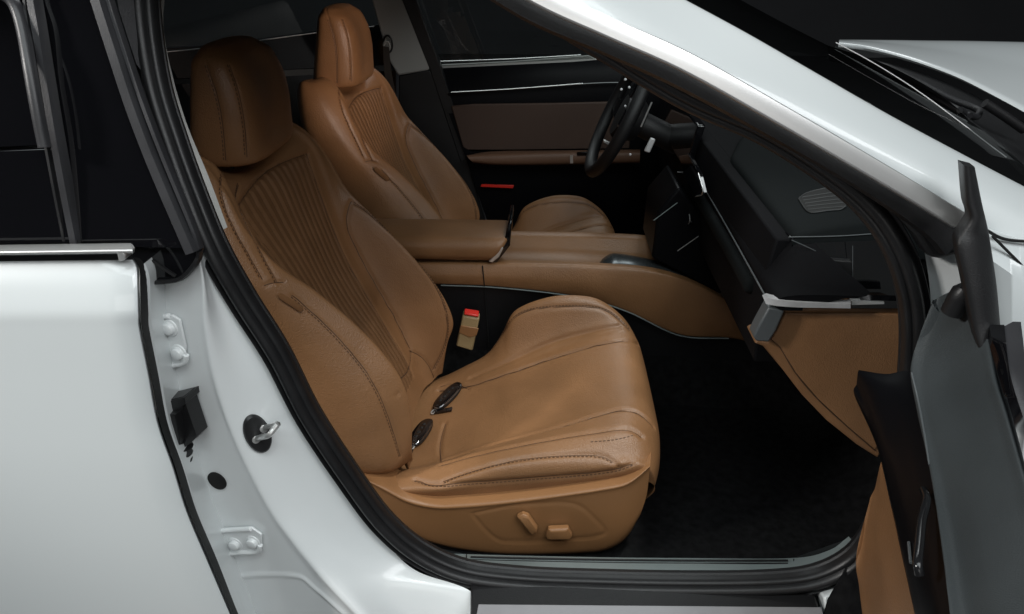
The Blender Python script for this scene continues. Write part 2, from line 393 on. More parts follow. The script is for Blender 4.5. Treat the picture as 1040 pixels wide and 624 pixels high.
    hb.tube([(-.56, SY-.045, .90), (-.56, SY-.045, .975)], .006, 2); hb.tube([(-.56, SY+.045, .90), (-.56, SY+.045, .975)], .006, 2)
    for l in (s1, s2):
        if len(l) > 3: hb.tube(on_surf(H, l, .0001)[0], .0008, 3, k=6)
    hb.build('headrest', [M['leather'], M['thread'], M['blackplastic'], M['seam']], seat, sharp=60)

    # ---- cushion
    xs = [-.33, -.25, -.18, -.125, -.09, -.06, .02, .10, .165, .205, .228, .236, .232, .205]
    cols = {  # Y : z per station
     'nb': (.310, [.36, .36, .362, .368, .372, .376, .385, .397, .405, .410, .405, .39, .370, .335]),
     'no': (.302, [.378, .380, .387, .406, .418, .424, .436, .443, .447, .450, .440, .415, .380, .335]),
     'ns': (.318, [.382, .386, .396, .420, .435, .442, .455, .460, .460, .455, .440, .415, .380, .335]),
     'nc': (.358, [.372, .382, .402, .424, .437, .446, .464, .480, .487, .473, .448, .418, .380, .335]),
     'ni': (.420, [.335, .345, .366, .389, .404, .417, .445, .475, .492, .480, .452, .420, .380, .335]),
     'c1': (.490, [.328, .338, .360, .384, .399, .412, .441, .472, .490, .480, .452, .420, .380, .335]),
     'c2': (.610, [.328, .338, .360, .384, .399, .412, .441, .472, .490, .482, .455, .420, .380, .335]),
     'fi': (.680, [.336, .346, .370, .393, .408, .420, .449, .480, .499, .492, .462, .424, .381, .335]),
     'fo': (.722, [.345, .352, .376, .402, .424, .440, .470, .498, .515, .506, .470, .428, .382, .335]),
     'fc': (.762, [.335, .342, .378, .415, .468, .522, .556, .560, .546, .514, .468, .428, .382, .335]),
     'fx': (.785, [.315, .320, .350, .385, .440, .494, .530, .536, .524, .49, .455, .42, .381, .335]),
     'fb': (.785, [.30, .30, .31, .32, .33, .335, .35, .36, .37, .37, .37, .37, .37, .365]),
    }
    G = []
    for i, x in enumerate(xs):
        row = []
        for k, (Yv, zs) in cols.items():
            t = max(0, (i-8)/5.0); yy = SY+(Yv-SY)*(1-.10*t*t)
            # plan rounding of the front corners
            edge_ = abs(yy-SY)/.25; xx = x-(.030*edge_**4 if i >= 8 else 0)
            row.append((xx, yy, zs[i]))
        G.append(row)
    Cn = gsurf(np.array(G), 230, 220); Cn = smooth(Cn, 3)
    if normals(Cn)[100, 110][2] < 0: Cn = Cn[:, ::-1].copy()
    bc = bvh_of(Cn)
    T = lambda *p: trace(bc, p)
    fin = T((446, 397), (480, 391), (520, 378), (560, 364), (600, 352), (633, 346), (648, 350))
    fout = T((478, 384), (520, 366), (560, 348), (600, 337), (630, 331))
    fpip = T((458, 379), (484, 365), (502, 351), (512, 336), (526, 320), (552, 313), (600, 312), (622, 319), (640, 336))
    nin = T((448, 469), (500, 452), (560, 436), (600, 424), (625, 417), (642, 417), (655, 424), (664, 434))
    ncr = T((448, 472), (480, 463), (540, 450), (600, 440), (634, 436), (645, 438.5), (652, 444))
    nst = T((450, 489), (480, 478), (520, 468), (560, 463), (600, 462), (614, 464), (624, 470), (629, 475))
    nst2 = T((600, 449), (625, 447), (645, 442))
    nbt = T((422, 487), (440, 492), (480, 491), (560, 485), (620, 479), (642, 471))
    rear = T((447, 393), (455, 389), (462, 389), (470, 392), (476, 396))
    rr = T((448, 470), (446, 455), (449, 440), (452, 430))
    for l, dp, wd in ((fin, .0045, .0038), (fout, .004, .006), (fpip, .0025, .003), (nin, .0050, .0042), (ncr, .0032, .005), (nst, .003, .0035), (nbt, .004, .005), (rear, .002, .003), (rr, .003, .004)):
        if len(l) > 3: Cn = groove(Cn, l, dp, wd, puff=dp*.18, pw=.010)
    cb = MB(); cb.grid(Cn)
    for l, sh in ((fpip, -.003), (nin, .003), (nst, .003), (nst2, 0), (nbt, .003)):
        if len(l) > 3: stitch(cb, Cn, l, sh)
    for l in (fin, fpip, nin, ncr, nst, nbt, rear, rr):
        if len(l) > 3: cb.tube(on_surf(Cn, l, .0001)[0], .0008, 2, k=6)
    cb.build('seat_cushion', [M['leather'], M['thread'], M['seam']], seat, sharp=60)

    # ---- side valance with the switch plate
    top = [(362, 480), (385, 487), (405, 497), (428, 506), (455, 507), (500, 504), (560, 497), (620, 488), (650, 480), (662, 472)]
    lip = [(366, 484), (384, 494), (405, 506), (428, 514), (455, 516), (500, 513), (560, 506), (620, 497), (648, 489), (661, 479)]
    mid = [(376, 500), (388, 514), (405, 520), (430, 524), (455, 527), (500, 528), (560, 527), (620, 525), (643, 520), (658, 506)]
    lo1 = [(388, 514), (400, 528), (420, 541), (440, 548), (465, 553), (510, 557), (560, 557), (610, 553), (634, 544), (652, 524)]
    lo2 = [(390, 516), (404, 532), (424, 545), (442, 552), (467, 558), (510, 563), (560, 563), (608, 560), (631, 552), (649, 530)]
    rails = [PL(top, .365), PL(top, .300), PL(lip, .282), PL(lip, .286)+np.array([0, 0, -.004]), PL(mid, .288), PL(lo1, .290), PL(lo2, .300), PL(lo2, .33)]
    rails[0][:, 2] = rails[1][:, 2]-.004
    Vv = gsurf(np.array([cr(r, 12) for r in rails]), 70, 150); Vv = smooth(Vv, 1)
    xr = Vv[..., 0]; Vv[..., 1] += .02*np.clip((xr-.14)/.07, 0, 1)**2        # turns in at the front
    bvv = bvh_of(Vv)
    Nv = normals(Vv)
    if Nv[40, 70][1] > 0: Vv = Vv[:, ::-1].copy()
    plate = trace(bvv, [(480, 522), (520, 514), (560, 511), (576, 511), (590, 515), (603, 526), (615, 540), (605, 545), (560, 549), (520, 550), (505, 548), (492, 537), (481, 524)], 2)
    crease = trace(bvv, [(392, 518), (430, 512), (455, 515)])
    Vv = groove(Vv, plate, .0018, .003)
    vb = MB(); vb.grid(Vv)
    vb.build('side_valance', [M['tanplastic']], seat, sharp=70)
    def knob(pts, Y, h):
        q = PL(pts, Y); c = q.mean(0); m = MB(); n = np.array([0, -1.0, .12]); n /= np.linalg.norm(n)
        k = len(q); A = [q, q+n*h*.75, c+(q-c)*.74+n*h]
        m.add(np.vstack(A), [(i, (i+1) % k, k+(i+1) % k, k+i) for i in range(k)]+[(k+i, k+(i+1) % k, 2*k+(i+1) % k, 2*k+i) for i in range(k)]+[tuple(range(2*k, 3*k))])
        return m.build('seat_switch', M['tanplastic'], seat, bevel=.0016, seg=3)
    knob([(525, 522), (531, 519), (537, 521), (546, 534), (545, 539), (540, 541)], .284, .013)
    knob([(554, 541), (557, 534), (577, 533), (581, 541), (579, 545), (556, 545)], .284, .014)
    return seat
seat = build_seat()
seat['label'] = 'nearer tan leather passenger seat with power switches on its side'
# ------------------------------------------------------------------ white body side round the door opening
def ylines(ys, xs, Y):               # column of photo points -> 3D
    return np.array([P(x, y, q) for x, y, q in zip(xs, ys, Y if not np.isscalar(Y) else [Y]*len(ys))])
ys = [257, 262, 290, 330, 380, 430, 475, 520, 552, 580, 604, 650]
A_ = [132, 136, 141, 143, 150, 160, 174, 189, 201, 212, 222, 242]
V_ = [160, 164, 170, 173, 182, 196, 213, 233, 252, 270, 290, 332]
R1 = [193, 196, 199, 201, 210, 226, 245, 268, 290, 312, 334, 376]
R2 = [201, 203, 208, 211, 221, 237, 257, 281, 304, 327, 349, 392]
T_ = [206, 206, 214, 230, 252, 276, 300, 324, 346, 374, 402, 434]
S_ = [209, 213, 227, 256, 288, 319, 346, 368, 388, 418, 480, 486]
drop_ = np.array([0, 0, 0, 0, 0, 0, .002, .007, .013, .021, .030, .050])
cols_ = [ylines(ys, A_, .086), ylines(ys, V_, list(.072-drop_*.5)), ylines(ys, R1, list(.058-drop_*.8)), ylines(ys, R2, list(.056-drop_)), ylines(ys, T_, list(.082-drop_*.8)),
         ylines(ys, [x+5 for x in S_[:-2]]+[482, 486], list(np.array([.096, .098, .100, .102, .103, .104, .104, .103, .100, .092, .075, .040])-drop_*.15))]
J = gsurf(np.array(cols_), 110, 150)
bj = bvh_of(J)
if normals(J)[50, 70][1] > 0: J = J[:, ::-1].copy()
# stamped recesses: lower pocket and round the hinges
pk = trace(bj, [(241, 624), (240, 600), (243, 586), (300, 585), (318, 596), (350, 624)], 2)
J = groove(J, pk, -.0025, .0035)
jb = MB(); jb.grid(J, 0)
body = jb.build('body_side', [M['jamb']], car, sharp=60)
body['label'] = 'white painted door opening of the car with hinge pillar, catch and sill'

def on_j(x, y, lift=0):
    d = ray(x, y); h = bj.ray_cast(Vector(CAM), Vector(d/np.linalg.norm(d)))
    n = np.array(h[1]); n = n if n[1] < 0 else -n
    return np.array(h[0])+n*lift, n
def hinge(outline, ribs, bolts):
    m = MB()
    q = [on_j(x, y, .003) for x, y in outline]; n = np.mean([a[1] for a in q], 0); pts = np.array([a[0] for a in q])
    m.prism(pts, n*.004)
    for r in ribs:
        p = np.array([on_j(x, y, .007)[0] for x, y in r]); m.tube(cr(p, 24), .0042, k=10)
    for x, y in bolts:
        c, _ = on_j(x, y, .006)
        m.lathe(c, n, [(.0125, 0), (.0125, .0025), (.0085, .003), (.0085, .008), (.007, .009), (.0001, .009)], 18)
    o = m.build('door_hinge', M['jamb'], body, bevel=.0012); return o
hinge([(153, 321), (178, 318), (186, 323), (192, 350), (190, 366), (170, 370), (160, 366)], [[(153, 322), (166, 320), (176, 319)], [(160, 366), (168, 370), (182, 368), (191, 366), (193, 358)]], [(177, 331), (186, 356)])
hinge([(214, 545), (224, 537), (258, 533), (268, 540), (268, 549), (262, 558), (235, 559), (225, 566)], [[(212, 543), (222, 537), (240, 535), (258, 534)], [(224, 568), (232, 560), (246, 558), (264, 557), (267, 550)]], [(242, 549), (260, 547)])
# wiring boot with its bellows
m = MB(); nrm = on_j(195, 420)[1]
q = np.array([on_j(x, y, .004)[0] for x, y in [(177, 397), (200, 392), (213, 432), (205, 440), (197, 445), (186, 446), (176, 430)]]); m.prism(q, nrm*.024)
q = np.array([on_j(x, y, .024)[0] for x, y in [(174, 413), (188, 405), (198, 405), (202, 432), (199, 441), (186, 445), (175, 436)]]); m.prism(q, nrm*.016)
q = np.array([on_j(x, y, .0)[0] for x, y in [(178, 398), (202, 392), (203, 398), (200, 401), (200, 407), (178, 412)]]); m.prism(q, nrm*.030)
path = cr(np.array([on_j(196, 442, .024)[0], on_j(196, 455, .026)[0], on_j(194, 466, .022)[0], on_j(190, 479, .008)[0]]), 60)
m.tube(path, .0125+.0026*np.cos(np.arange(60)*2*np.pi/8.5), k=14)
m.build('wiring_boot', M['rubber'], body, bevel=.002)
# drain plug
m = MB(); c, n = on_j(221, 488, .0006); m.lathe(c, n, [(.0155, 0), (.0155, .0016), (.0135, .0026), (.0001, .0020)], 28)
m.build('plug', M['hole'], body)
# striker: black oval plate + bent bar
m = MB(); c, n = on_j(261, 440, .001); e = np.array([P(271, 462, .08)-P(252, 420, .08)])[0]; e -= n*(e@n); e /= np.linalg.norm(e); g = np.cross(n, e)
a = np.linspace(0, 2*np.pi, 40, endpoint=False)
ov = lambda s, h: np.array([c+e*math.cos(t)*.031*s+g*math.sin(t)*.0175*s+n*h for t in a])
A = np.concatenate([ov(1, 0), ov(1, .003), ov(.9, .006)]); k = 40
m.add(A, [(i+j*k, (i+1) % k+j*k, (i+1) % k+(j+1)*k, i+(j+1)*k) for j in range(2) for i in range(k)]+[tuple(range(2*k, 3*k))])
sp = m.build('striker_plate', M['rubber'], body)
m = MB(); b1 = c+n*.005; p1, p2 = P(266, 434, .085), P(259, 445, .085)
out = np.array([.030, -.004, .006])
p1 = on_j(267, 434, .004)[0]; p2 = on_j(259, 445, .004)[0]
tip1 = P(282, 431, p1[1]-.022); tip2 = P(273, 442, p2[1]-.022)
m.tube(cr(np.array([p1, p1*.4+tip1*.6, tip1, (tip1+tip2)/2+(tip1-p1)*.03, tip2, p2*.5+tip2*.5, p2]), 40), .0042, k=12)
m.lathe(p1, n, [(.006, 0), (.006, .003), (.0001, .004)], 16); m.lathe(p2, n, [(.006, 0), (.006, .003), (.0001, .004)], 16)
m.build('striker', M['chrome'], body)

# ------------------------------------------------------------------ rubber seal round the opening
def yz(z): return .093+max(0, z-.95)*.30
seal_px = [(470, 586), (530, 594), (600, 597), (700, 599), (780, 598), (830, 592), (868, 574), (892, 545), (910, 500), (926, 430), (933, 370), (934, 325), (929, 290), (915, 250), (890, 212),
           (850, 176), (780, 131), (700, 95), (620, 47), (560, 11), (500, -26), (400, -85), (300, -110), (200, -96), (152, -60), (141, -20), (143, 30), (153, 90), (170, 145), (190, 200), (213, 255), (243, 308), (278, 363), (310, 425), (350, 486), (386, 534), (424, 566)]
sp3 = []
for x, y in seal_px:
    p = P(x, y, .105)
    for _ in range(6): p = P(x, y, yz(p[2]))
    sp3.append(p)
ring = cr(np.array(sp3), 420, closed=True)
cen = ring.mean(0)
prof = np.array([(-.0150, -.008), (-.0155, .002), (-.0150, .008), (-.0135, .0095), (-.011, .007), (-.009, .004), (-.006, .007), (-.002, .013), (.003, .017), (.009, .017), (.014, .013), (.016, .008), (.019, .009), (.023, .007), (.026, .001), (.026, -.008)])
m = MB(); T = np.roll(ring, -1, 0)-np.roll(ring, 1, 0); sd = np.cross(T[300], [0, -1, 0])
sgn = 1 if sd@(cen-ring[300]) > 0 else -1
m.sweep(ring, prof*np.array([sgn*.80, 1]), (0, -1, .12), 0, closed=True)
m.build('door_seal', M['rubber'], car, sharp=75)
# dark inner trim lip behind the seal
m = MB(); ins = ring+(cen-ring)*.0; sd = np.cross(T, np.array([0, -1.0, .12])); sd /= np.linalg.norm(sd, axis=1, keepdims=True); sd *= sgn
lip = np.stack([ring+sd*.014+np.array([0, .004, 0]), ring+sd*.021+np.array([0, .012, 0]), ring+sd*.019+np.array([0, .02, 0])]); lip = np.concatenate([lip, lip[:, :1]], 1)
m.grid(lip); m.build('opening_trim', M['blackplastic'], car)
# pale inner pillar trim strip
m = MB()
a = PL([(160, -30), (158, 0), (159, 28), (166, 70), (181, 130), (203, 190), (221, 236)], [.26, .25, .235, .21, .19, .17, .155])
b = PL([(169, -30), (167, 0), (166, 28), (173, 68), (189, 124), (212, 180), (231, 231)], [.27, .26, .245, .22, .20, .18, .165])
G = np.stack([cr(a, 60), cr((a+b)/2+np.array([0, -.003, 0]), 60), cr(b, 60), cr(b, 60)+np.array([-.010, .012, 0])])
m.grid(G); o = m.build('pillar_trim', M['palegrey'], car); o['label'] = 'pale grey inner pillar trim strip beside the nearer seat'

# ------------------------------------------------------------------ sill: scuff plate and outer step
m = MB()
def strip(pxs, Ys, n=80): return np.stack([cr(PL(p, Y), n) for p, Y in zip(pxs, Ys)])
inner = [(404, 552), (440, 566), (474, 570), (600, 573), (700, 574), (806, 574), (846, 566), (868, 552)]
mid = [(398, 556), (432, 573), (470, 580), (600, 584), (700, 585), (810, 585), (850, 576), (874, 560)]
low = [(396, 562), (430, 578), (470, 587), (600, 591), (700, 592), (812, 592), (854, 583), (880, 565)]
far = [(410, 545), (446, 560), (474, 563), (600, 566), (700, 567), (804, 567), (842, 559), (862, 545)]
m.grid(strip([far, inner, mid, low], [.215, .185, .150, .135]))
sill = m.build('sill_trim', M['greysill'], car, sharp=50); sill['label'] = 'long grey plastic sill trim under the door opening'
m = MB()
for yo, w_ in ((566.5, .0018), (569.5, .0014)):
    m.tube(cr(PL([(478, yo), (600, yo+2.6), (700, yo+3.6), (800, yo+3.6)], .200 if yo < 568 else .192), 40)+np.array([0, 0, .0015]), w_, k=8)
m.build('sill_groove', M['blackplastic'], sill)
for x0, x1, yo in ((474, 474.8, 562), (806, 806.8, 567)):
    m = MB(); a = PL([(x0, yo+1), (x0-1, yo+14), (x0-2, yo+22)], [.21, .17, .145])+np.array([0, -.0008, .0012]); m.tube(cr(a, 12), .0009, k=6)
    m.build('joint_line', M['hole'], sill)
# black outer step with brushed plate
m = MB()
zt = P(600, 612, .055)[2]
bx = [P(476, 603, .062), P(835, 606, .062), P(842, 640, .01), P(480, 645, .01)]
q = [np.array([p[0], Yy, zt+dz]) for p, Yy, dz in zip(bx, (.098, .098, -.03, -.03), (.004, .004, -.004, -.004))]
m.prism(q, (0, 0, -.06)); st = m.build('sill_step', M['blackplastic'], car, bevel=.004)
m = MB()
zz = zt-.0005
pl = [PZ(486, 615, zz), PZ(834, 618, zz), PZ(850, 680, zz-.004), PZ(474, 680, zz-.004)]
m.prism(pl, (0, 0, .0028)); o = m.build('step_plate', mat('brushed_plate', (.36, .355, .37), .45, metal=.2, bump=.15, bscale=300, var=.05, vscale=30), st, bevel=.001)
m = MB(); m.prism([(-.24, -.035, .10), (.66, -.035, .10), (.66, -.030, .22), (.60, -.02, .270), (-.14, -.02, .270), (-.24, -.03, .22)], (0, .13, 0)); m.build('sill_skirt', M['paint'], car, bevel=.01)
m = MB(); # white sill end beyond the step
m.prism([PL([(836, 606)], .07)[0], PL([(872, 590)], .085)[0], PL([(900, 606)], .07)[0], PL([(905, 660)], .02)[0], PL([(846, 660)], .02)[0]], (0, .03, -.01)); m.build('sill_end', M['paint'], car, bevel=.003)

# ------------------------------------------------------------------ rear door
rows_px = []
E_ = [(262, 135), (272, 140.5), (290, 141.5), (312, 142), (322, 142.4), (334, 143), (380, 152), (430, 161.5), (475, 177), (520, 191), (570, 212), (624, 235), (680, 259)]
Yd = [.006, -.001, -.012, -.0225, -.0255, -.0262, -.029, -.033, -.037, -.040, -.042, -.042, -.040]
rows_px = []
for (y, xe), Yv in zip(E_, Yd):
    wig = lambda t: Yv+.010*max(0, (t-.82)/.18)**3
    xs_ = np.r_[np.linspace(-120, xe-4, 14), xe-1.2, xe]
    rows_px.append([P(x, y+(1.5 if 300 < y < 330 else 0)*(-(x-xe)/260), wig((x+120)/(xe+120))+(.012 if x == xe else (.003 if x == xe-1.2 else 0))) for x in xs_])
D_ = gsurf(np.array(rows_px), 150, 120)
if normals(D_)[70, 50][1] > 0: D_ = D_[:, ::-1].copy()
m = MB(); m.grid(D_)
rdoor = m.build('rear_door', M['paint'], car, sharp=50); rdoor['label'] = 'closed white rear door with chrome belt strip'
# edge: black rubber band then white inner flange
m = MB(); ey = [e[0] for e in E_]; ex = [e[1] for e in E_]
a = np.array([P(x, y, q+.012) for x, y, q in zip(ex, ey, Yd)]); b = np.array([P(x+(9.5 if y < 600 else 7.5), y+(3 if y < 280 else 0), .030) for x, y in zip(ex, ey)])
G = np.stack([cr(a, 80)+np.array([0, .002, 0]), cr(a*.6+b*.4, 80)+np.array([0, .004, 0]), cr(b, 80)]); m.grid(G); m.build('edge_seal', M['hole'], rdoor)
m = MB(); rim_y = [268, 275, 290, 330, 380, 430, 475, 520, 570, 624, 680]
ro = [147.5, 150.5, 152.5, 154, 163, 172.5, 187, 201.5, 221.5, 243, 266]; w_ = [1.5, 3.5, 4.2, 3.6, 3.2, 3, 2.6, 2.4, 2, 1.6, 1.6]
a = np.array([P(x-q, y, .024) for x, y, q in zip(ro, rim_y, w_)]); b = np.array([P(x, y, .026) for x, y in zip(ro, rim_y)]); c_ = b+np.array([-.004, .055, 0])
m.grid(np.stack([cr(a, 80)+np.array([0, .02, 0]), cr(a, 80), cr(b, 80), cr(c_, 80)])); m.build('inner_flange', M['paint'], rdoor, sharp=40)
# chrome belt moulding
m = MB()
m.grid(np.stack([PL([(-120, 250.5), (133, 247)], .016), PL([(-120, 251), (133, 247.4)], .004), PL([(-120, 253.5), (133.5, 250)], -.006), PL([(-120, 257.5), (134.5, 254)], -.012), PL([(-120, 260), (135, 256.5)], -.013), PL([(-120, 261), (135, 257.5)], -.006)]))
m.prism(PL([(129, 247.6), (134.5, 247.4), (137.6, 252), (136.8, 256.5), (131, 258)], .012), (0, -.024, 0))
m.build('belt_moulding', M['chrome'], rdoor, bevel=.001)
m = MB(); m.grid(np.stack([PL([(-120, 260.5), (134, 257)], -.008), PL([(-120, 262), (134, 258.5)], .004), PL([(-120, 267), (135.5, 264)], .003)])); m.build('belt_seal', M['rubber'], rdoor)
# half lowered window and its frame channel
m = MB(); q = np.array([P(-120, 158, .06), P(57, 151, .06), P(59, 154, .06), P(79, 247, .035), P(-120, 253, .035)]); m.prism(q, (0, .004, 0)); g_ = m.build('window_glass', M['blackgloss'], rdoor, bevel=.0008)
def band(name, pts, wid, Ys, mt, par, h=.008, n=60, round_=True):
    c = cr(PL(pts, Ys), n); w = wid/2
    pr = np.array([(-w, -.002), (-w, h*.5), (-w*.6, h), (w*.6, h), (w, h*.5), (w, -.002)])
    m = MB(); m.sweep(c, pr, (0, -1, .25), 0); return m.build(name, mt, par, sharp=60)
Yt = [.13, .12, .105, .09, .07, .055, .045]
M['channel'] = mat('grey_rubber_channel', (.032, .032, .035), .38, bump=.2, bscale=500, var=.15, vscale=18)
band('window_channel', [(-20, -12), (6, -4), (17, 8), (25, 35), (31, 70), (38, 110), (46, 150)], .013, Yt, M['channel'], rdoor)
band('window_channel', [(33, -30), (37, 0), (42, 30), (50, 80), (60, 140), (71, 200), (80, 246)], .013, Yt, M['channel'], rdoor, h=.012)
band('window_channel', [(28, -30), (30, 0), (33, 25), (39, 70), (49, 135), (59, 190), (70, 246)], .005, Yt, M['rubber'], rdoor, h=.010)
m = MB(); m.prism(PL([(-120, -20), (25, -20), (40, 60), (60, 152), (-120, 160)], [.16, .16, .13, .09, .09])+np.array([0, .03, 0]), (0, .004, 0)); m.build('window_opening', M['blackgloss'], rdoor)

# ------------------------------------------------------------------ gloss black pillar cover and its rubbers
m = MB()
G = np.stack([cr(PL([(36, -30), (44, 10), (52, 60), (62, 130), (80, 250)], [.135, .120, .102, .078, .038]), 40), cr(PL([(92, -30), (103, 10), (122, 80), (150, 160), (186, 252)], [.135, .120, .095, .068, .037]), 40)])
m.grid(resamp(G, 8)); pc = m.build('pillar_cover', M['blackgloss'], car); pc['label'] = 'gloss black upright pillar cover between the two doors'
band('pillar_rubber', [(93, -30), (103, 5), (119, 55), (137, 110), (160, 170), (190, 240), (197, 256)], .017, [.132, .117, .099, .083, .065, .046, .042], M['channel'], pc, h=.012)
band('pillar_rubber', [(104, -30), (114, 5), (130, 55), (147, 105), (168, 160), (196, 228), (204, 252)], .007, [.134, .119, .101, .085, .067, .05, .046], M['channel'], pc, h=.008)
m = MB(); m.prism(PL([(112, -30), (150, -30), (141, 0), (140, 40), (145, 78), (136, 66), (118, 10)], [.15, .17, .16, .15, .135, .13, .14])+np.array([0, .006, 0]), (0, .006, 0)); m.build('reflection_infill', M['channel'], pc)  # grey piece standing for a reflection beside the pillar cover
# black foot of the pillar cover
m = MB()
m.prism(PL([(135, 246), (192, 243), (203, 256), (199, 270), (188, 282), (176, 287), (150, 288), (143, 276), (134, 262), (132, 250)], .046), (0, .02, 0)); m.build('pillar_foot', M['blackgloss'], pc, bevel=.003)
band('foot_rubber', [(150, 287), (170, 286), (184, 283), (195, 273), (202, 262), (203, 254)], .006, .045, M['rubber'], pc, h=.006)
band('foot_rubber', [(154, 264), (166, 273), (178, 281)], .002, .0455, M['rubber'], pc, h=.003)
# ------------------------------------------------------------------ windscreen pillar, fender, bonnet, glass
m = MB()
lowr = [(470, -50), (545, -6), (620, 25), (700, 60), (800, 116), (900, 174), (975, 219), (1010, 238), (1060, 264)]
midr = [(540, -50), (610, -6), (690, 38), (760, 72), (850, 120), (940, 168), (1000, 200), (1030, 216), (1075, 240)]
uppr = [(600, -50), (686, -4), (760, 36), (830, 76), (900, 116), (965, 151), (1020, 180), (1045, 193), (1090, 217)]
G = np.stack([cr(PL(lowr, .052)+np.array([0, .012, -.003]), 60), cr(PL(lowr, .052), 60), cr(PL(midr, .066), 60), cr(PL(uppr, .115), 60), cr(PL(uppr, .125)+np.array([0, .01, -.006]), 60)])
G2 = gsurf(G[:, ::3], 40, 120); m.grid(G2)
ap = m.build('windscreen_pillar', M['paint'], car, sharp=70); ap['label'] = 'white slanting windscreen pillar with chrome strip'
m = MB(); st_ = G[:, 0]; K_ = [st_+np.array([.03, 0, -.012]), st_]
for x, zz in ((-.20, 1.325), (-.40, 1.352), (-.65, 1.350), (-.95, 1.315), (-1.3, 1.22)):
    K_.append(np.array([(x, .062, zz-.012), (x, .052, zz), (x, .078, zz+.022), (x, .135, zz+.036), (x, .24, zz+.030)]))
m.grid(gsurf(np.array(K_), 50, 24)); m.build('roof_rail', M['paint'], car, sharp=70)
m = MB()
c = cr(PL([(470, -52), (548, -4), (620, 29), (700, 65), (800, 121), (900, 179), (973, 223)], .034), 80)
w = .0100; m.sweep(c, np.array([(-w, -.004), (-w, .002), (-w*.86, .004), (w*.2, .0050), (w*.86, .004), (w, .002), (w, -.004)]), (0, -1, .35), 0)
m.build('chrome_strip', M['chrome'], ap, sharp=25)
m = MB()
c = cr(PL([(470, -36), (545, 10), (620, 42), (700, 79), (800, 134), (880, 181), (945, 226), (968, 250)], .06), 80)
w = .014; m.sweep(c, np.array([(-w, -.01), (-w, .002), (w, .004), (w, -.01)]), (0, -1, .35), 0)
m.build('drip_seal', M['rubber'], ap, sharp=60)
m = MB()
m.prism(PL([(880, 181), (935, 216), (976, 246), (978, 258), (955, 264), (944, 262), (930, 240), (905, 212)], .07), (0, .03, 0)); m.build('corner_seal', M['rubber'], ap, bevel=.006)
m = MB(); m.tube(cr(PL([(470, -59), (545, -11.5), (620, 21), (700, 56), (800, 112), (900, 170), (975, 215)], .036), 80), .0017, k=8); m.build('chrome_gap', M['hole'], ap)
# white hinge pillar and fender at the right
m = MB()
G = np.stack([cr(PL([(938, 250), (944, 290), (945, 330), (938, 390), (925, 450)], .098), 30), cr(PL([(962, 250), (966, 290), (966, 330), (960, 390), (950, 450)], .09), 30), cr(PL([(990, 240), (994, 290), (994, 330), (990, 390), (985, 450)], .075), 30), cr(PL([(1060, 230), (1062, 290), (1062, 330), (1060, 390), (1056, 450)], .10), 30)])
m.grid(G); m.build('hinge_pillar', M['jamb'], car)
m = MB()
f1 = PL([(996, 228), (1010, 236), (1040, 247), (1090, 266)], [.045, .04, .035, .03]); f2 = PL([(996, 258), (1012, 268), (1042, 290), (1090, 330)], [.02, .012, .005, .0]); f3 = PL([(1000, 330), (1014, 345), (1044, 380), (1090, 420)], [.02, .012, .005, .0])
m.grid(np.stack([cr(f1+np.array([0, .03, 0]), 30), cr(f1, 30), cr(f2, 30), cr(f3, 30)])); fe = m.build('front_wing', M['paint'], car, sharp=50); fe['label'] = 'white front wing at the right behind the open door'
m = MB(); R_ = []
for x in np.linspace(.625, 1.75, 16):
    k = (x-.62)/1.13; R_.append([(x, .035+.05*k*k, .30), (x, .012+.05*k*k, .45), (x, -.005+.06*k*k, .65), (x, .0+.07*k*k, .82-.04*k), (x, .03+.09*k*k, .92-.08*k), (x, .12+.09*k*k, .965-.10*k), (x, .26+.07*k*k, .985-.11*k)])
m.grid(gsurf(np.array(R_), 40, 40)); m.build('wing_panel', M['paint'], fe)
m = MB(); m.tube(cr(PL([(1000, 233), (1020, 243), (1050, 246), (1090, 250)], .03), 20), .0018, k=6); m.tube(cr(PL([(1008, 240), (1030, 262), (1060, 292)], .02), 20), .0016, k=6); m.build('panel_gap', M['hole'], fe)

# windscreen: crowned dark glass from the pillar to the far pillar
e0 = cr(PL([(500, -108)]+uppr, .130)+np.array([0, .004, -.002]), 40)
rows_ = []
for t in np.linspace(0, 1, 13):
    Yv = .134+t*1.62; bow = 4*t*(1-t)
    r = e0.copy(); r[:, 1] = Yv; k = np.linspace(0, 1, 40)
    r[:, 0] += bow*(.10*k); r[:, 2] += bow*(.052-.02*k)
    rows_.append(r)
G = np.array(rows_); m = MB(); m.grid(G)
ws = m.build('windscreen', M['screen'], car); ws['label'] = 'dark tinted windscreen with black border'
m = MB(); k0 = PL([(849, 43.5), (880, 60), (910, 78), (940, 98), (975, 124), (1002, 145), (1022, 160)], [.62, .57, .52, .47, .42, .38, .36]); m.tube(cr(k0, 40), .0009, k=8); m.build('screen_edge', M['silver'], ws)
# ------------------------------------------------------------------ cabin floor and shell
m = MB()
gx = np.linspace(-1.5, .95, 60); gy = np.linspace(.19, 1.72, 40)
Z = np.zeros((60, 40, 3))
for i, x in enumerate(gx):
    for j, y in enumerate(gy):
        tun = .16*math.exp(-((y-.95)/.10)**4)
        Z[i, j] = (x, y, .235+tun+.35*max(0, (x-.62)/.33)**1.5+.004*math.sin(x*23)*math.sin(y*17))
m.grid(Z); fl = m.build('floor_carpet', M['carpet'], car); fl['label'] = 'black carpeted cabin floor'
m = MB()   # near inner sill side
m.grid(np.stack([PL([(398, 547), (474, 563), (600, 566), (806, 567), (868, 545)], .215), np.array([[-.25, .22, .235], [-.12, .22, .235], [.1, .22, .235], [.43, .22, .235], [.52, .22, .235]])]))
m.build('sill_side', M['blackplastic'], car)
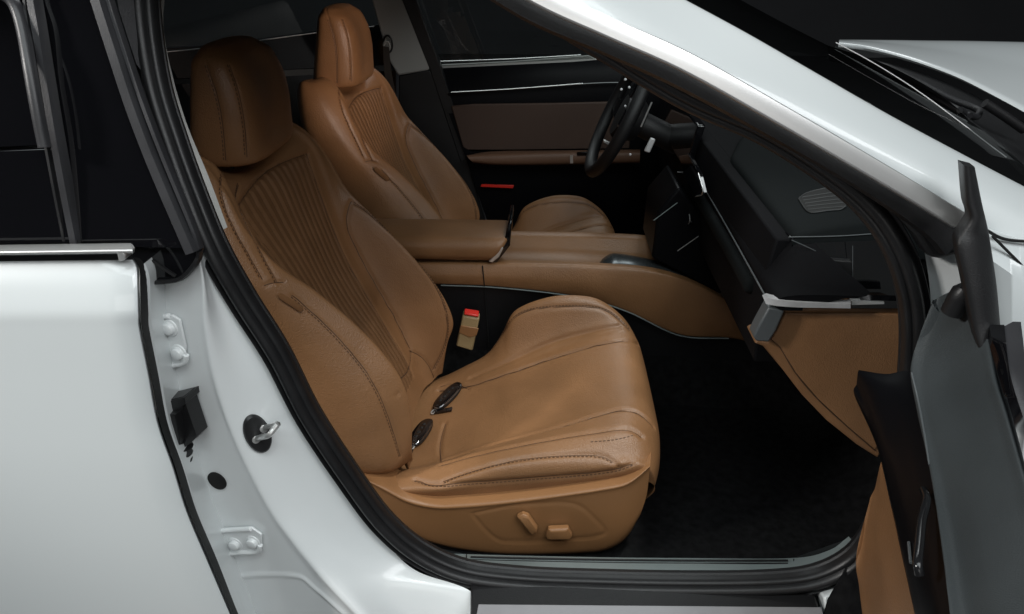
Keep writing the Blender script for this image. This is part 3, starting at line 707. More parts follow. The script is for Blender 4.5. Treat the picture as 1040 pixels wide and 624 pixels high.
# roof with headliner
m = MB(); R = []
for x in np.linspace(-1.6, -.06, 24):
    R.append([(x, y, 1.30+.10*math.sin(math.pi*(y-.22)/1.46)**.6-.10*max(0, (x+.35)/.37)**2*.5-.12*max(0, (-.9-x)/.7)**2) for y in np.linspace(.22, 1.68, 20)])
R = np.array(R); m.shell(R, (0, 0, -.03)); m.build('roof', M['paint'], car)
m = MB(); m.grid(R+np.array([0, 0, -.034])); m.build('headliner', M['blackplastic'], car)
# ------------------------------------------------------------------ centre console
YC = .86
top = [(380, 272), (430, 270), (490, 270), (560, 271), (610, 273), (660, 277), (700, 288), (740, 308), (775, 330)]
bot = [(380, 288), (450, 289), (500, 291), (560, 297), (600, 304), (640, 317), (690, 339), (740, 343), (780, 352)]
a = PL(top, YC); b = PL(bot, YC)
a0 = a+np.array([0, .03, .004]); m = MB()
G = gsurf(np.array([a0+np.array([0, .0, -.002]), a+np.array([0, .008, .003]), a+np.array([0, 0, -.006]), a*.5+b*.5+np.array([0, -.006, 0]), b+np.array([0, -.002, .003]), b+np.array([0, .006, 0])]), 50, 120)
sl = np.argmin(np.abs(G[0, :, 0]-P(490, 270, YC)[0]))
m.grid(G); con = m.build('centre_console', M['leather'], car, sharp=60); con['label'] = 'tan leather centre console between the seats'
m = MB(); j = [P(490, 270, YC-.001), P(491, 280, YC-.008), P(492, 291, YC-.004)]; m.tube(cr(np.array(j), 12), .0012, k=6); m.build('joint_line', M['hole'], con)
m = MB(); lowp = [(380, 400), (450, 400), (500, 400), (560, 400), (600, 400), (640, 400), (690, 400), (740, 400), (780, 400)]
m.grid(np.stack([cr(b+np.array([0, .004, .004]), 60), cr(b+np.array([0, .010, -.006]), 60), cr(PL(lowp, YC+.03), 60)])); m.build('side_panel', M['darkpad'], con)
m = MB(); m.tube(cr(PL([(448, 290), (500, 292), (560, 298), (600, 305), (640, 318), (690, 341), (740, 344)], YC-.001), 60), .0016, k=6); m.build('edge_line', M['greysill'], con)
m = MB(); m.tube(cr(PL([(492, 293), (496, 345), (498, 400)], YC+.008), 12), .0012, k=6); m.build('panel_joint', M['hole'], con)
# inner tray and far wall
m = MB()
ny = cr(PL([(500, 270), (560, 271), (610, 273), (660, 277), (700, 288), (740, 308)], YC+.03), 30)+np.array([0, 0, .002])
fy = ny.copy(); fy[:, 1] = 1.01; fy2 = fy+np.array([0, .0, .0]);
tr = np.stack([ny, ny+np.array([0, .012, -.012]), fy+np.array([0, -.02, -.012]), fy+np.array([0, 0, .0])]); m.grid(tr, 0)
wt = cr(PL([(500, 238), (560, 239), (610, 240), (660, 243), (690, 250), (740, 275)], 1.03), 30)
m.grid(np.stack([fy, wt+np.array([0, -.006, -.006]), wt+np.array([0, .004, 0]), wt+np.array([0, .03, -.002]), wt+np.array([0, .04, -.15])]), 0)
m.build('console_tray', M['leather'], con, sharp=50)
# armrest lid
m = MB(); L = []
for x, sc in [(-.42, 1), (-.30, 1), (-.20, 1), (-.13, 1), (-.098, 1), (-.086, .97), (-.080, .88)]:
    zt, zb = .668, .610; y0, y1 = YC-.005, 1.005; yc, zc = (y0+y1)/2, .640
    pr = [(y0+.010, zb), (y0, zb+.012), (y0-.002, zb+.034), (y0+.006, zt-.010), (y0+.022, zt-.002), (yc, zt+.002), (y1-.02, zt-.001), (y1-.004, zt-.01), (y1, zb+.02), (y1-.01, zb)]
    L.append([(x+(.012 if 0 else 0)-.028*(zt-z)/.05, yc+(y-yc)*sc, zc+(z-zc)*sc) for y, z in pr])
A = gsurf(np.array(L), 50, 70); m.grid(A); m.add(A[-1], [tuple(range(70))])
ar = m.build('armrest', M['leather'], con, sharp=60)
m = MB(); m.prism(PL([(497, 267), (512, 246), (516, 226), (520, 226), (518, 250), (504, 268)], YC+.012), (0, .13, 0)); m.build('armrest_front', M['blackgloss'], con, bevel=.003)
m = MB(); m.prism(PL([(496, 266), (505, 257), (510, 251), (511, 253), (507, 261), (500, 267)], YC-.004), (0, .012, 0)); m.build('release_button', M['chrome'], con, bevel=.0015)
# selector pad
m = MB(); sh = []
pa = cr(PL([(609, 268), (613, 266), (630, 266), (650, 269), (672, 274), (695, 282)], .925), 24)
for k, c in enumerate(pa):
    t = k/23; w_ = .045*min(1, .25+t*6)*(1-.2*t); h_ = .017*min(1, .15+t*5)
    sh.append([c+np.array([0, -w_*math.cos(q)*1.0, h_*math.sin(q)**.7-.004]) for q in np.linspace(0, math.pi, 20)])
m.grid(np.array(sh)); m.add(np.array(sh[0]), [tuple(range(20))])
m.build('selector', mat('dark_satin', (.10, .11, .115), .25, metal=.7), con)
# black infill at the console nose under the screens
m = MB(); m.prism([P(662, 262, .90), P(668, 215, .90), P(690, 190, .90), P(715, 225, .90), P(745, 290, .90), P(730, 300, .90)], (0, .2, 0)); m.build('centre_stack', M['piano'], con, bevel=.006)

M['capgrey'] = mat('dark_grey_cap', (.085, .095, .10), .4, bump=.15, bscale=900, var=.06)
M['dashpad'] = mat('charcoal_dash_skin', (.006, .006, .007), .7, bump=.35, bscale=800, vor=True, var=.12, spec=.06)
# ------------------------------------------------------------------ dashboard
M['deck'] = mat('charcoal_deck', (.008, .0095, .010), .75, bump=.3, bscale=900, vor=True, var=.1, vscale=8, spec=.06)
M['edgedark'] = mat('dark_edge', (.012, .013, .0135), .5)
M['edgegrey'] = mat('dim_edge', (.10, .11, .115), .35)
# backing body, then the padded rail with a rounded near end
m = MB(); bk = [(.368, .64), (.364, .70), (.362, .80), (.372, .868), (.62, .868), (.62, .64)]
m.prism([(x, .352, z) for x, z in bk], (0, 1.31, 0)); dash = m.build('dashboard', M['dashpad'], car, bevel=.004); dash['label'] = 'black dashboard seen from its passenger end'
m = MB(); prof = [(.42, .870), (.396, .869), (.390, .862), (.376, .838), (.3635, .815), (.356, .803), (.354, .795), (.358, .787), (.368, .783), (.40, .783)]
pe = [(.50, .812), (.46, .813), (.42, .8133), (.388, .812), (.3655, .8085), (.357, .803), (.354, .795), (.358, .787), (.368, .783), (.40, .783)]
cx, cz = .40, .798; R_ = []
for Yv, k in [(.2620, .6), (.2620, .9), (.2645, .96), (.270, 1), (.280, 1), (.30, 1), (.32, 1), (.34, 1), (.36, 1), (.38, 1), (.45, 1), (.6, 1), (.75, 1), (.9, 1), (1.1, 1), (1.3, 1), (1.5, 1), (1.66, 1)]:
    q = min(1, max(0, (Yv-.275)/.085)); q = q*q*(3-2*q)
    R_.append([(cx+(a*(1-q)+b*q-cx)*k+.010*math.sin(math.pi*(Yv-.26)/1.4), Yv, cz+(c*(1-q)+d*q-cz)*k) for (a, c), (b, d) in zip(pe, prof)])
A = gsurf(np.array(R_), 110, 60); m.grid(A); m.add(A[0], [tuple(range(60))]); m.build('padded_rail', M['dashpad'], dash, sharp=70)
m = MB(); sp_ = [(.372, .778), (.356, .774), (.350, .766), (.350, .752), (.356, .744), (.372, .742)]
R_ = [[(.366+(x-.366)*k, Yv, .76+(z-.76)*k) for x, z in sp_] for Yv, k in [(.405, .6), (.407, .9), (.413, 1), (.5, 1), (.7, 1), (.9, 1), (1.02, 1)]]
A = gsurf(np.array(R_), 40, 30); m.grid(A); m.add(A[0], [tuple(range(30))]); m.build('lower_rail', M['deck'], dash, sharp=70)
m = MB()   # upper deck
U = []
fe_ = np.array([PZ(x, y, .878) for x, y in [(800, 240), (775, 211), (755, 186), (746, 172), (744, 158), (752, 142), (765, 128)]])
oy = np.r_[fe_[:, 1], 1.66]; ox = np.r_[fe_[:, 0], fe_[-1, 0]+.01]; od = np.argsort(oy); oy, ox = oy[od], ox[od]
for Yv in np.linspace(.35, 1.66, 40):
    xo = max(.400, float(np.interp(Yv, oy, ox)))-.402
    U.append([(x+xo*(1-q), Yv, z) for (x, z), q in zip([(.402, .862), (.397, .869), (.402, .877), (.42, .884), (.50, .900), (.60, .915), (.72, .92), (.86, .90)], (0, 0, 0, .04, .3, .6, .9, 1))])
U = np.array(U); Ud = gsurf(U, 60, 60); m.grid(Ud)
e = Ud[0]; m.grid(np.stack([e, e*np.array([1, 1, 1])+np.array([0, -.006, -.006]), e*np.array([1, 1, 0])+np.array([0, -.006, .84])]))
m.build('upper_deck', M['deck'], dash, sharp=50)
bdk = bvh_of(Ud)
vo = trace(bdk, [(811, 203), (817, 198), (830, 194), (850, 190.5), (861, 195), (860, 205), (857, 213), (840, 215), (822, 217), (816, 211), (811, 203)], 2)
m = MB(); m.prism(vo[:-1]+np.array([0, 0, .0006]), (0, 0, .0012)); m.build('air_vent', M['hole'], dash)
m = MB(); m.tube(vo[:-1]+np.array([0, 0, .0016]), .0013, k=6, closed=True, up=(0, 0, 1)); m.build('vent_frame', M['edgedark'], dash)
for k in range(5):
    m = MB(); q = trace(bdk, [(814+k*1.6, 202+k*3.1), (835, 198.5+k*3.6), (859, 195.5+k*3.9)], n=12)+np.array([0, 0, .0022]); m.tube(q, .0012, k=6, up=(0, 0, 1)); m.build('vent_slat', M['edgedark'], dash)
# end of the dash: black box details at Y about .3
m = MB(); m.prism([P(803, 243, .345), P(905, 239, .345), P(918, 306, .33), P(866, 303, .33), P(843, 292, .335), P(838, 266, .34)], (0, .04, 0)); m.build('dash_end', M['blackgloss'], dash, bevel=.003)
m = MB(); m.prism(PL([(838, 264), (866, 266), (866, 302), (846, 298), (836, 290)], .328), (0, .02, 0)); m.build('fuse_cover', M['blackplastic'], dash, bevel=.0015)
for pts, Yv, r_ in (([(801, 241), (850, 240), (896, 237)], .343, .0009), ([(804, 244), (822, 252), (838, 260), (848, 265), (866, 266)], .333, .0007), ([(866, 250), (866, 302)], .327, .0006), ([(838, 267), (836, 290), (845, 297), (865, 301)], .327, .0006)):
    m = MB(); m.tube(cr(PL(pts, Yv), 24), r_, k=6); m.build('panel_edge', M['edgegrey'], dash)
# silver strip along the near end and turning along the pad edge
m = MB()
G = np.stack([cr(PL([(778, 298), (789, 300.5), (810, 302.5), (840, 304), (864, 304.5)], [.285, .275, .272, .272, .272]), 40), cr(PL([(774, 300), (785, 304), (810, 307), (840, 308.5), (864, 309)], [.262, .260, .258, .258, .258]), 40), cr(PL([(778, 309), (790, 311), (812, 312.5), (840, 313), (864, 313.5)], .258), 40)])
m.grid(G); m.build('end_trim', M['silver'], dash)
m = MB(); m.prism(PL([(865, 306), (898, 307), (898, 309), (865, 310)], .27), (0, .01, 0)); m.build('end_trim', M['chrome'], dash)
m = MB(); m.prism(PL([(865, 305), (920, 306), (920, 313.5), (865, 313.5)], .274), (0, .02, 0)); m.build('end_band', M['blackgloss'], dash)
# grey end cap of the lower strip
m = MB(); q = PL([(781, 312), (797, 316), (789, 335), (781, 348), (768, 347), (765, 342), (770, 332)], .262); m.prism(q, (0, .03, 0)); m.build('strip_end_cap', M['capgrey'], dash, bevel=.003)
# tan lower dash with its end panel
YG = .285
out = [(787, 313), (919, 314), (919, 400), (892, 466), (870, 452), (840, 428), (815, 402), (795, 376), (775, 352), (766, 349), (770, 346), (780, 347), (788, 338)]
q = PL(out, YG); m = MB(); m.prism(q, (0, .06, 0)); gb = m.build('glovebox', M['leather'], dash, bevel=.004, seg=3); gb['label'] = 'tan leather lower dash panel'
pin = [(797, 317), (919, 318), (919, 396), (888, 456), (860, 432), (830, 404), (808, 378), (792, 352), (783, 344), (789, 334)]
m = MB(); c = PL(pin, YG-.001); m.prism(c, (0, -.004, 0)); m.build('end_panel', M['leather'], dash, bevel=.002, seg=3)
m = MB(); m.tube(cr(PL([(797, 316), (789, 334), (783, 344), (792, 352.5), (808, 379), (830, 405), (860, 433), (889, 458)], YG-.0012), 60), .0011, k=6); m.build('panel_seam', M['seam'], dash)
# strips and chrome and painted lit-edge lines across the dash face
def along(px, z_x, y0, y1, n=20): pass
def yline(x, z, y0, y1, r, name, mt, n=24):
    m = MB(); m.tube([(x+.010*math.sin(math.pi*(Yv-.27)/1.4), Yv, z) for Yv in np.linspace(y0, y1, n)], r, k=8); return m.build(name, mt, dash)
yline(.3525, .7895, .30, 1.02, .0015, 'bright_line', M['edgegrey'])  # grey tube paints in the lit edge of the pad
yline(.3505, .770, .52, .80, .0012, 'bright_line', M['silver'])
# knobs and bright touches round the centre controls
for x, y, r in [(679, 178, .0055), (690, 175, .002), (693, 216, .0065), (690, 197, .004), (696, 160, .0035), (703, 183, .002)]:
    m = MB(); c = PX(x, y, .352); m.lathe(c, (-.97, -.2, .1), [(r, -.01), (r, .004), (r*.8, .006), (.0001, .006)], 20); m.build('control_knob', M['edgegrey'] if r > .003 else M['silver'], dash)
m = MB(); m.tube(PL([(688, 255), (711, 239)], .898), .0011, k=6); m.build('screen_edge', M['chrome'], dash)
m = MB(); m.tube(PL([(664, 224), (688, 206)], .898), .0010, k=6); m.build('screen_edge', M['greysill'], dash)
for pts in ([(693, 158), (703, 156), (714, 176), (719, 196), (711, 200), (700, 182)], [(686, 196), (694, 192), (703, 208), (705, 226), (697, 228), (689, 212)]):
    q = np.array([PX(x, y, .350) for x, y in pts]); m = MB(); m.prism(q, (-.010, 0, 0)); m.build('centre_vent', M['blackgloss'], dash, bevel=.002)
    m = MB(); m.tube(cr(q[2:5]+np.array([-.0105, 0, 0]), 16), .0011, k=6); m.build('vent_edge', M['chrome'], dash)
# instrument cowl / screen behind the wheel
m = MB(); m.prism([(.36, 1.02, .90), (.36, 1.60, .90), (.34, 1.60, .79), (.34, 1.02, .79)], (.02, 0, 0)); m.build('display', M['blackgloss'], dash, bevel=.004)

# ------------------------------------------------------------------ steering wheel
M['wheel'] = mat('black_wheel_leather', (.007, .007, .008), .5, bump=.3, bscale=900, vor=True)
WC = np.array([.205, 1.33, .862]); ax = np.array([-.90, 0, .42]); ax /= np.linalg.norm(ax); e1 = np.array([0, 1.0, 0]); e2 = np.cross(ax, e1)
a = np.linspace(0, 2*np.pi, 72, endpoint=False); Rw = .178
m = MB(); m.tube(np.array([WC+e1*Rw*math.cos(t)+e2*Rw*.97*math.sin(t) for t in a]), .0175, k=16, closed=True, up=ax)
sw = m.build('steering_wheel', M['wheel'], car); sw['label'] = 'black leather steering wheel'
m = MB(); m.lathe(WC-ax*.015, ax, [(.05, -.05), (.068, -.02), (.070, .0), (.06, .014), (.0001, .02)], 32); m.build('hub', M['wheel'], sw)
for t in (0, math.pi, -math.pi/2+.0):
    m = MB(); d = e1*math.cos(t)+e2*math.sin(t); g = np.cross(ax, d)
    m.prism([WC+d*.05+g*.028, WC+d*.17+g*.018, WC+d*.17-g*.018, WC+d*.05-g*.028], ax*-.014); m.build('spoke', M['blackgloss'], sw, bevel=.003)
m = MB(); m.tube(PL([(662, 104), (651, 129)], 1.13), .0022, k=8); m.build('spoke_trim', M['chrome'], sw)
m = MB(); m.prism(PL([(661, 140), (666, 142), (660, 156), (654, 154)], 1.12), (0, .008, 0)); m.build('paddle', M['silver'], sw, bevel=.003)
m = MB(); m.prism(PL([(613, 142), (620, 145), (619, 148), (613, 145)], 1.22), (0, .008, 0)); m.build('wheel_button', M['chrome'], sw, bevel=.001)
m = MB(); m.tube(np.array([WC-ax*.05, WC-ax*.22]), .035, k=20); m.build('column', M['wheel'], sw)
for x, y in [(635, 81), (631, 91), (639, 89), (635, 108), (640, 157)]:
    m = MB(); m.lathe(P(x, y, 1.22), (0, -1, .3), [(.0032, 0), (.0032, .003), (.0001, .004)], 12); m.build('wheel_button', M['silver'], sw)
# ------------------------------------------------------------------ far (driver) side
FY = 1.76
M['umber'] = mat('dark_brown_trim', (.060, .034, .024), .6, bump=.3, bscale=800, vor=True, var=.1)
m = MB(); G = np.stack([cr(PL([(437, 70), (520, 66), (600, 62), (700, 56)], FY+.02), 30), cr(PL([(445, 84), (520, 80), (600, 76), (700, 72)], FY-.01), 30), cr(PL([(452, 106), (520, 104), (600, 101), (700, 96)], FY-.02), 30), cr(PL([(470, 152), (520, 152), (600, 151), (700, 150)], FY-.03), 30), cr(PL([(500, 240), (560, 240), (640, 240), (740, 240)], FY-.03), 30)])
m.grid(G); fd = m.build('driver_door', M['piano'], car); fd['label'] = 'far front door seen from inside, black and brown trim'
m = MB(); m.prism(PL([(458, 108), (480, 106), (560, 105), (640, 103), (640, 152), (560, 154), (478, 155), (470, 150)], FY-.03), (0, .01, 0)); m.build('trim_panel', M['umber'], fd, bevel=.004)
m = MB(); A = gsurf(np.array([PL([(474, 158), (500, 154), (560, 153), (650, 152)], FY-.045), PL([(474, 158), (500, 157), (560, 155), (650, 154)], FY-.075), PL([(476, 161), (500, 161), (560, 160), (650, 158)], FY-.085), PL([(480, 165), (505, 167), (560, 167), (650, 165)], FY-.08), PL([(480, 166), (505, 168), (560, 168), (650, 166)], FY-.04)]), 24, 50)
m.grid(A); m.build('armrest', mat('brown_armrest', (.155, .080, .048), .5, bump=.3, bscale=800, vor=True), fd)
m = MB(); m.tube(cr(PL([(455, 96), (520, 91), (600, 85), (640, 84)], FY-.03), 30), .003, k=8); m.build('trim_strip', M['blackgloss'], fd)
m = MB(); m.tube(cr(PL([(458, 94), (520, 90.5), (592, 85)], FY-.032), 30), .0014, k=6); m.build('bright_line', M['chrome'], fd)
m = MB(); m.prism(PL([(436, 67), (520, 63), (598, 57), (606, 61), (520, 68), (440, 71)], FY+.03), (0, .02, 0)); m.build('belt_strip', M['palegrey'], fd)
m = MB(); m.tube(cr(PL([(433, 63), (520, 60), (590, 56)], FY+.035), 20), .0012, k=6); m.build('belt_line', M['chrome'], fd)
m = MB(); m.prism(PL([(579, 158), (582, 158), (582, 166), (579, 166)], FY-.088), (0, .006, 0)); m.build('switch_trim', M['chrome'], fd)
m = MB(); m.prism(PL([(586, 155), (604, 154), (604, 158), (586, 158.5)], FY-.088), (0, .006, 0)); m.build('window_switch', M['blackgloss'], fd, bevel=.001)
m = MB(); m.prism(PL([(489, 187.5), (522, 188.5), (521, 191.5), (488, 190)], FY-.05), (0, .006, 0)); m.build('red_reflector', M['red'], fd, bevel=.001)
m = MB(); m.prism(PL([(385, -40), (640, -60), (700, 50), (600, 60), (437, 68)], FY+.03), (0, .004, 0)); m.build('window_glass', M['clear'], fd)
# far pillar, belt guide and belt
m = MB(); q = PL([(366, -40), (388, -40), (410, 0), (430, 40), (440, 68), (434, 72), (404, 77), (394, 60), (380, 10)], FY-.02)
m.prism(q, (0, .03, 0)); fp = m.build('far_pillar', M['palegrey'], car, bevel=.006, seg=3); fp['label'] = 'pale grey inner pillar on the far side with seat belt guide'
m = MB(); a = np.linspace(0, 2*np.pi, 40, endpoint=False); c = P(394, 45, FY-.03); m.tube(np.array([c+np.array([.014*math.cos(t), 0, .026*math.sin(t)]) for t in a]), .003, k=8, closed=True); m.build('guide_rim', M['blackplastic'], fp)
m = MB(); c = P(393, 47, FY-.04); m.tube(np.array([c+np.array([.009*math.cos(t), 0, .014*math.sin(t)]) for t in a]), .004, k=8, closed=True); m.build('belt_guide', M['palegrey'], fp)
m = MB(); G = np.stack([cr(PL([(389, 47), (390, 70), (394, 95), (398, 110)], [FY-.05, FY-.07, FY-.1, FY-.12]), 20), cr(PL([(395, 48), (397, 70), (401, 92), (404, 108)], [FY-.05, FY-.07, FY-.1, FY-.12]), 20)]); m.shell(G, (0, .003, 0)); m.build('seat_belt', mat('brown_webbing', (.035, .026, .02), .7, bump=.5, bscale=700), fp)
m = MB(); m.prism(PL([(405, 77), (436, 71), (445, 84), (452, 106), (476, 165), (500, 250), (420, 250), (404, 130)], FY-.02), (0, .03, 0)); m.build('pillar_base', M['blackplastic'], fp, bevel=.004)
m = MB(); m.prism(PL([(384, -60), (400, -60), (445, 60), (478, 160), (468, 166), (436, 70)], FY-.022), (0, .03, 0)); m.build('far_seal', M['rubber'], fp, bevel=.003)
# far rear door and rear seat in the dark
m = MB(); m.prism(PL([(60, 55), (195, 48), (262, 40), (330, 31), (402, 24), (402, 260), (60, 260)], FY+.01), (0, .03, 0)); rd = m.build('far_rear_door', M['blackgloss'], car); rd['label'] = 'dark far rear door behind the seats'
m = MB(); m.tube(cr(PL([(60, 62), (195, 50.5), (262, 41.5), (330, 32.5), (380, 27)], FY), 30), .0014, k=6); m.build('window_edge', M['silver'], rd)
m = MB(); m.prism(PL([(60, 88), (195, 80), (300, 71), (402, 66), (402, 72), (300, 77), (195, 85), (60, 93)], FY), (0, .01, 0)); m.build('belt_strip', M['greytrim'], rd)
m = MB(); m.prism(PL([(40, -120), (372, -120), (402, 24), (262, 40), (60, 58)], FY+.03), (0, .004, 0)); m.build('window_glass', M['clear'], rd)
m = MB(); B = gsurf(np.array([[(-1.05, y, .42), (-1.10, y, .56), (-1.25, y, .80), (-1.34, y, 1.0), (-1.42, y, .98)] for y in (.25, .6, .95, 1.3, 1.68)]), 30, 30); m.grid(B); rs = m.build('rear_seat', M['blackplastic'], car); rs['label'] = 'dark rear bench in shadow behind the front seats'

# ------------------------------------------------------------------ open front door seen along its inner face
def ZL(l): return np.array([PZ(x, y, z) for x, y, z in l])
r0 = ZL([(1002, 291, .935), (1004, 330, .91), (1010, 380, .885), (1022, 420, .878), (1040, 480, .872), (1062, 550, .868), (1090, 640, .865)])
r1 = ZL([(985, 291, .935), (990, 330, .905), (996, 380, .876), (1008, 420, .868), (1024, 480, .862), (1042, 550, .858), (1066, 640, .855)])
r2 = ZL([(966, 296, .92), (964, 340, .88), (965, 380, .853), (973, 420, .842), (984, 480, .834), (998, 550, .83), (1016, 640, .827)])
r3 = ZL([(953, 303, .905), (945, 340, .868), (938, 380, .835), (943, 420, .822), (957, 480, .812), (970, 550, .806), (985, 640, .803)])
r4 = ZL([(948, 310, .90), (932, 350, .855), (925, 378, .828), (931, 415, .812), (945, 480, .802), (956, 550, .800), (967, 640, .798)])
r5 = r4+np.array([.03, -.02, -.03])
G = gsurf(np.array([r0+np.array([.012, 0, -.02]), r0, r1, r2, r3, r4, r5]), 80, 110); m = MB(); m.grid(G)
fdoor = m.build('front_door', M['greytrim'], car, sharp=70); fdoor['label'] = 'open front passenger door with grey, gloss black and tan inner trim'
# gloss black armrest body
a0 = ZL([(872, 376, .785), (900, 380, .80), (926, 379, .815), (934, 420, .805), (945, 480, .795), (956, 550, .792), (968, 640, .79)])
c0 = ZL([(869, 405, .745), (885, 440, .722), (896, 470, .705), (906, 515, .692), (917, 565, .682), (930, 624, .675), (936, 650, .672)])
a1 = np.array([PZ(x, y, z) for x, y, z in [(871, 380, .78), (890, 395, .785), (908, 405, .79), (918, 440, .78), (929, 490, .772), (940, 560, .768), (951, 640, .765)]])
a2 = np.array([PZ(x, y, z) for x, y, z in [(870, 390, .765), (882, 415, .755), (893, 440, .75), (905, 475, .742), (917, 525, .735), (928, 585, .73), (942, 645, .726)]])
G = gsurf(np.array([a0, a1, a2, c0, c0+np.array([.05, -.02, -.08])]), 60, 90); m = MB(); m.grid(G); m.build('armrest', M['piano'], fdoor, sharp=60)
m = MB(); hd = ZL([(938, 498, .79), (941, 506, .80), (940, 514, .803), (936, 530, .803), (934, 552, .802), (932, 572, .80), (934, 584, .792)]); m.tube(cr(hd, 40), .0042, k=12); m.build('door_handle', mat('dark_gloss_handle', (.012, .012, .013), .15), fdoor)
m = MB(); m.tube(cr(ZL([(926, 379, .830), (931, 400, .822), (937, 430, .815), (944, 472, .806)]), 20), .0012, k=8); m.build('edge_line', M['edgegrey'], fdoor)  # grey tube stands for the highlight along the armrest edge
m = MB(); m.tube(cr(ZL([(923, 551, .742), (925, 572, .74)]), 8), .0016, k=6); m.build('edge_line', M['edgegrey'], fdoor)
# tan pocket panel
t0 = ZL([(895, 469, .698), (905, 515, .686), (916, 565, .676), (929, 624, .668), (938, 665, .66)])
t1 = ZL([(893, 476, .685), (892, 530, .62), (900, 580, .60), (908, 632, .58), (914, 670, .57)])
t2 = ZL([(889, 495, .62), (878, 548, .53), (880, 590, .50), (886, 640, .47), (892, 680, .46)])
t3 = ZL([(885, 512, .58), (871, 568, .495), (874, 598, .455), (880, 645, .42), (886, 690, .40)])
G = gsurf(np.array([t0, t1, t2, t3, t3+np.array([.05, .0, -.01])]), 50, 60); m = MB(); m.grid(G); o = m.build('pocket_panel', M['leather'], fdoor, sharp=60); o['label'] = 'tan leather lower door panel'
m = MB(); m.prism(ZL([(880, 532, .50), (858, 575, .44), (838, 608, .40), (826, 650, .36), (885, 660, .36), (882, 600, .43)]), (.05, -.02, -.01)); m.build('door_bottom', M['carpet'], fdoor, bevel=.006)
# mirror corner, belt rubber and outer skin
m = MB()
b0 = [(979, 168), (982, 205), (986, 222), (978, 236), (973, 250), (981, 290), (989, 332), (999, 368)]
b1 = [(990, 170), (997, 205), (1001, 222), (1004, 236), (1006, 250), (1012, 290), (1016, 332), (1020, 368)]
yb = [.0, -.005, -.008, -.01, -.015, -.025, -.035, -.05]
q0 = PL(b0, yb); q1 = PL(b1, yb)+np.array([.004, .012, 0]); q1 = PL(b1, [v+.012 for v in yb]); mdl = (q0+q1)/2+np.array([-.003, -.008, .001])
G = np.array([q0+np.array([.004, .022, 0]), q0, mdl, q1, q1+np.array([.003, .018, 0])]); G = gsurf(G, 30, 60); m.grid(G); m.add(G[:, 0], [tuple(range(30))]); m.add(G[:, -1], [tuple(range(30))]); m.build('mirror_corner', M['blackplastic'], fdoor, sharp=60)
m = MB(); c = PZ(979, 287, .95); m.lathe(c+np.array([0, 0, -.02]), (.1, -.2, 1), [(.012, -.02), (.0125, .0), (.012, .010), (.008, .016), (.0001, .018)], 24); m.build('corner_stop', M['rubber'], fdoor)
m = MB(); s0 = ZL([(1004, 330, .915), (1016, 380, .89), (1030, 430, .882), (1046, 490, .876), (1070, 570, .872), (1096, 650, .87)]); s1 = ZL([(1020, 330, .92), (1026, 380, .895), (1041, 430, .886), (1058, 490, .88), (1084, 570, .876), (1110, 650, .874)])
m.grid(np.stack([cr(s0, 30)+np.array([0, 0, -.03]), cr(s0, 30), cr(s1, 30), cr(s1, 30)+np.array([.0, 0, -.03])])); m.build('belt_rubber', M['blackgloss'], fdoor, sharp=50)
m = MB(); s2 = s1+np.array([.022, .008, .0]); m.grid(np.stack([cr(s1, 30)+np.array([0, 0, -.002]), cr(s1*.5+s2*.5, 30)+np.array([0, 0, .002]), cr(s2, 30), cr(s2, 30)+np.array([.03, .01, -.12]), cr(s2, 30)+np.array([.035, .012, -.4])])); m.build('outer_skin', M['channel'], fdoor, sharp=50)

# ------------------------------------------------------------------ bonnet, cowl and wipers beyond the glass
m = MB()
lo = PL([(852, 43.5), (880, 47), (910, 54), (940, 63), (975, 76), (1010, 93), (1050, 114), (1100, 142)], [1.55, 1.5, 1.42, 1.34, 1.26, 1.18, 1.1, 1.0])
hi = PL([(852, 42.5), (880, 42), (910, 41.5), (940, 41.5), (975, 41.5), (1010, 42), (1050, 43), (1100, 45)], 1.66)
G = gsurf(np.array([lo+np.array([0, 0, -.012]), lo, lo*.5+hi*.5+np.array([0, 0, .006]), hi, hi+np.array([0, .08, -.06])]), 40, 60); m.grid(G); 
R_ = []
for t in np.linspace(0, 1, 14):
    Yv = .27+t*1.39; x0 = .80+.50*min(1, t*1.75)
    R_.append([(x0+(1.78-x0)*q, Yv, .985+.045*math.sin(math.pi*min(1, t*.9+.05))-.11*((x0+(1.78-x0)*q-.62)/1.13)) for q in np.linspace(0, 1, 12)])
m.grid(gsurf(np.array(R_), 40, 40)); bo = m.build('bonnet', M['paint'], car, sharp=60); bo['label'] = 'white bonnet edge beyond the windscreen'
m = MB(); cw = PL([(840, 46), (900, 66), (960, 100), (1010, 150), (1060, 200)], [1.2, 1.0, .8, .6, .5]); cw2 = lo[[0, 2, 4, 6, 7]]+np.array([0, .02, -.03])
m.grid(np.stack([cr(cw, 40), cr(cw*.5+cw2*.5, 40)+np.array([0, 0, -.03]), cr(cw2, 40)])); cwl = m.build('cowl', M['wheel'], car); cwl['label'] = 'black plastic cowl under the wipers'
for pts in ([(884, 64), (905, 70), (935, 84), (965, 100), (990, 110), (995, 114), (990, 119), (975, 112)], [(906, 82), (930, 92), (955, 103), (985, 118)]):
    m = MB(); m.tube(cr(PL(pts, np.linspace(1.15, .86, len(pts)))+np.array([0, 0, .0]), 50), .0075, k=10); m.build('wiper_arm', M['darkpad'], cwl)
m = MB(); m.tube(cr(PL([(1000, 105), (1020, 118), (1040, 132)], .9), 20), .010, k=10); m.build('wiper_pivot', M['wheel'], cwl)
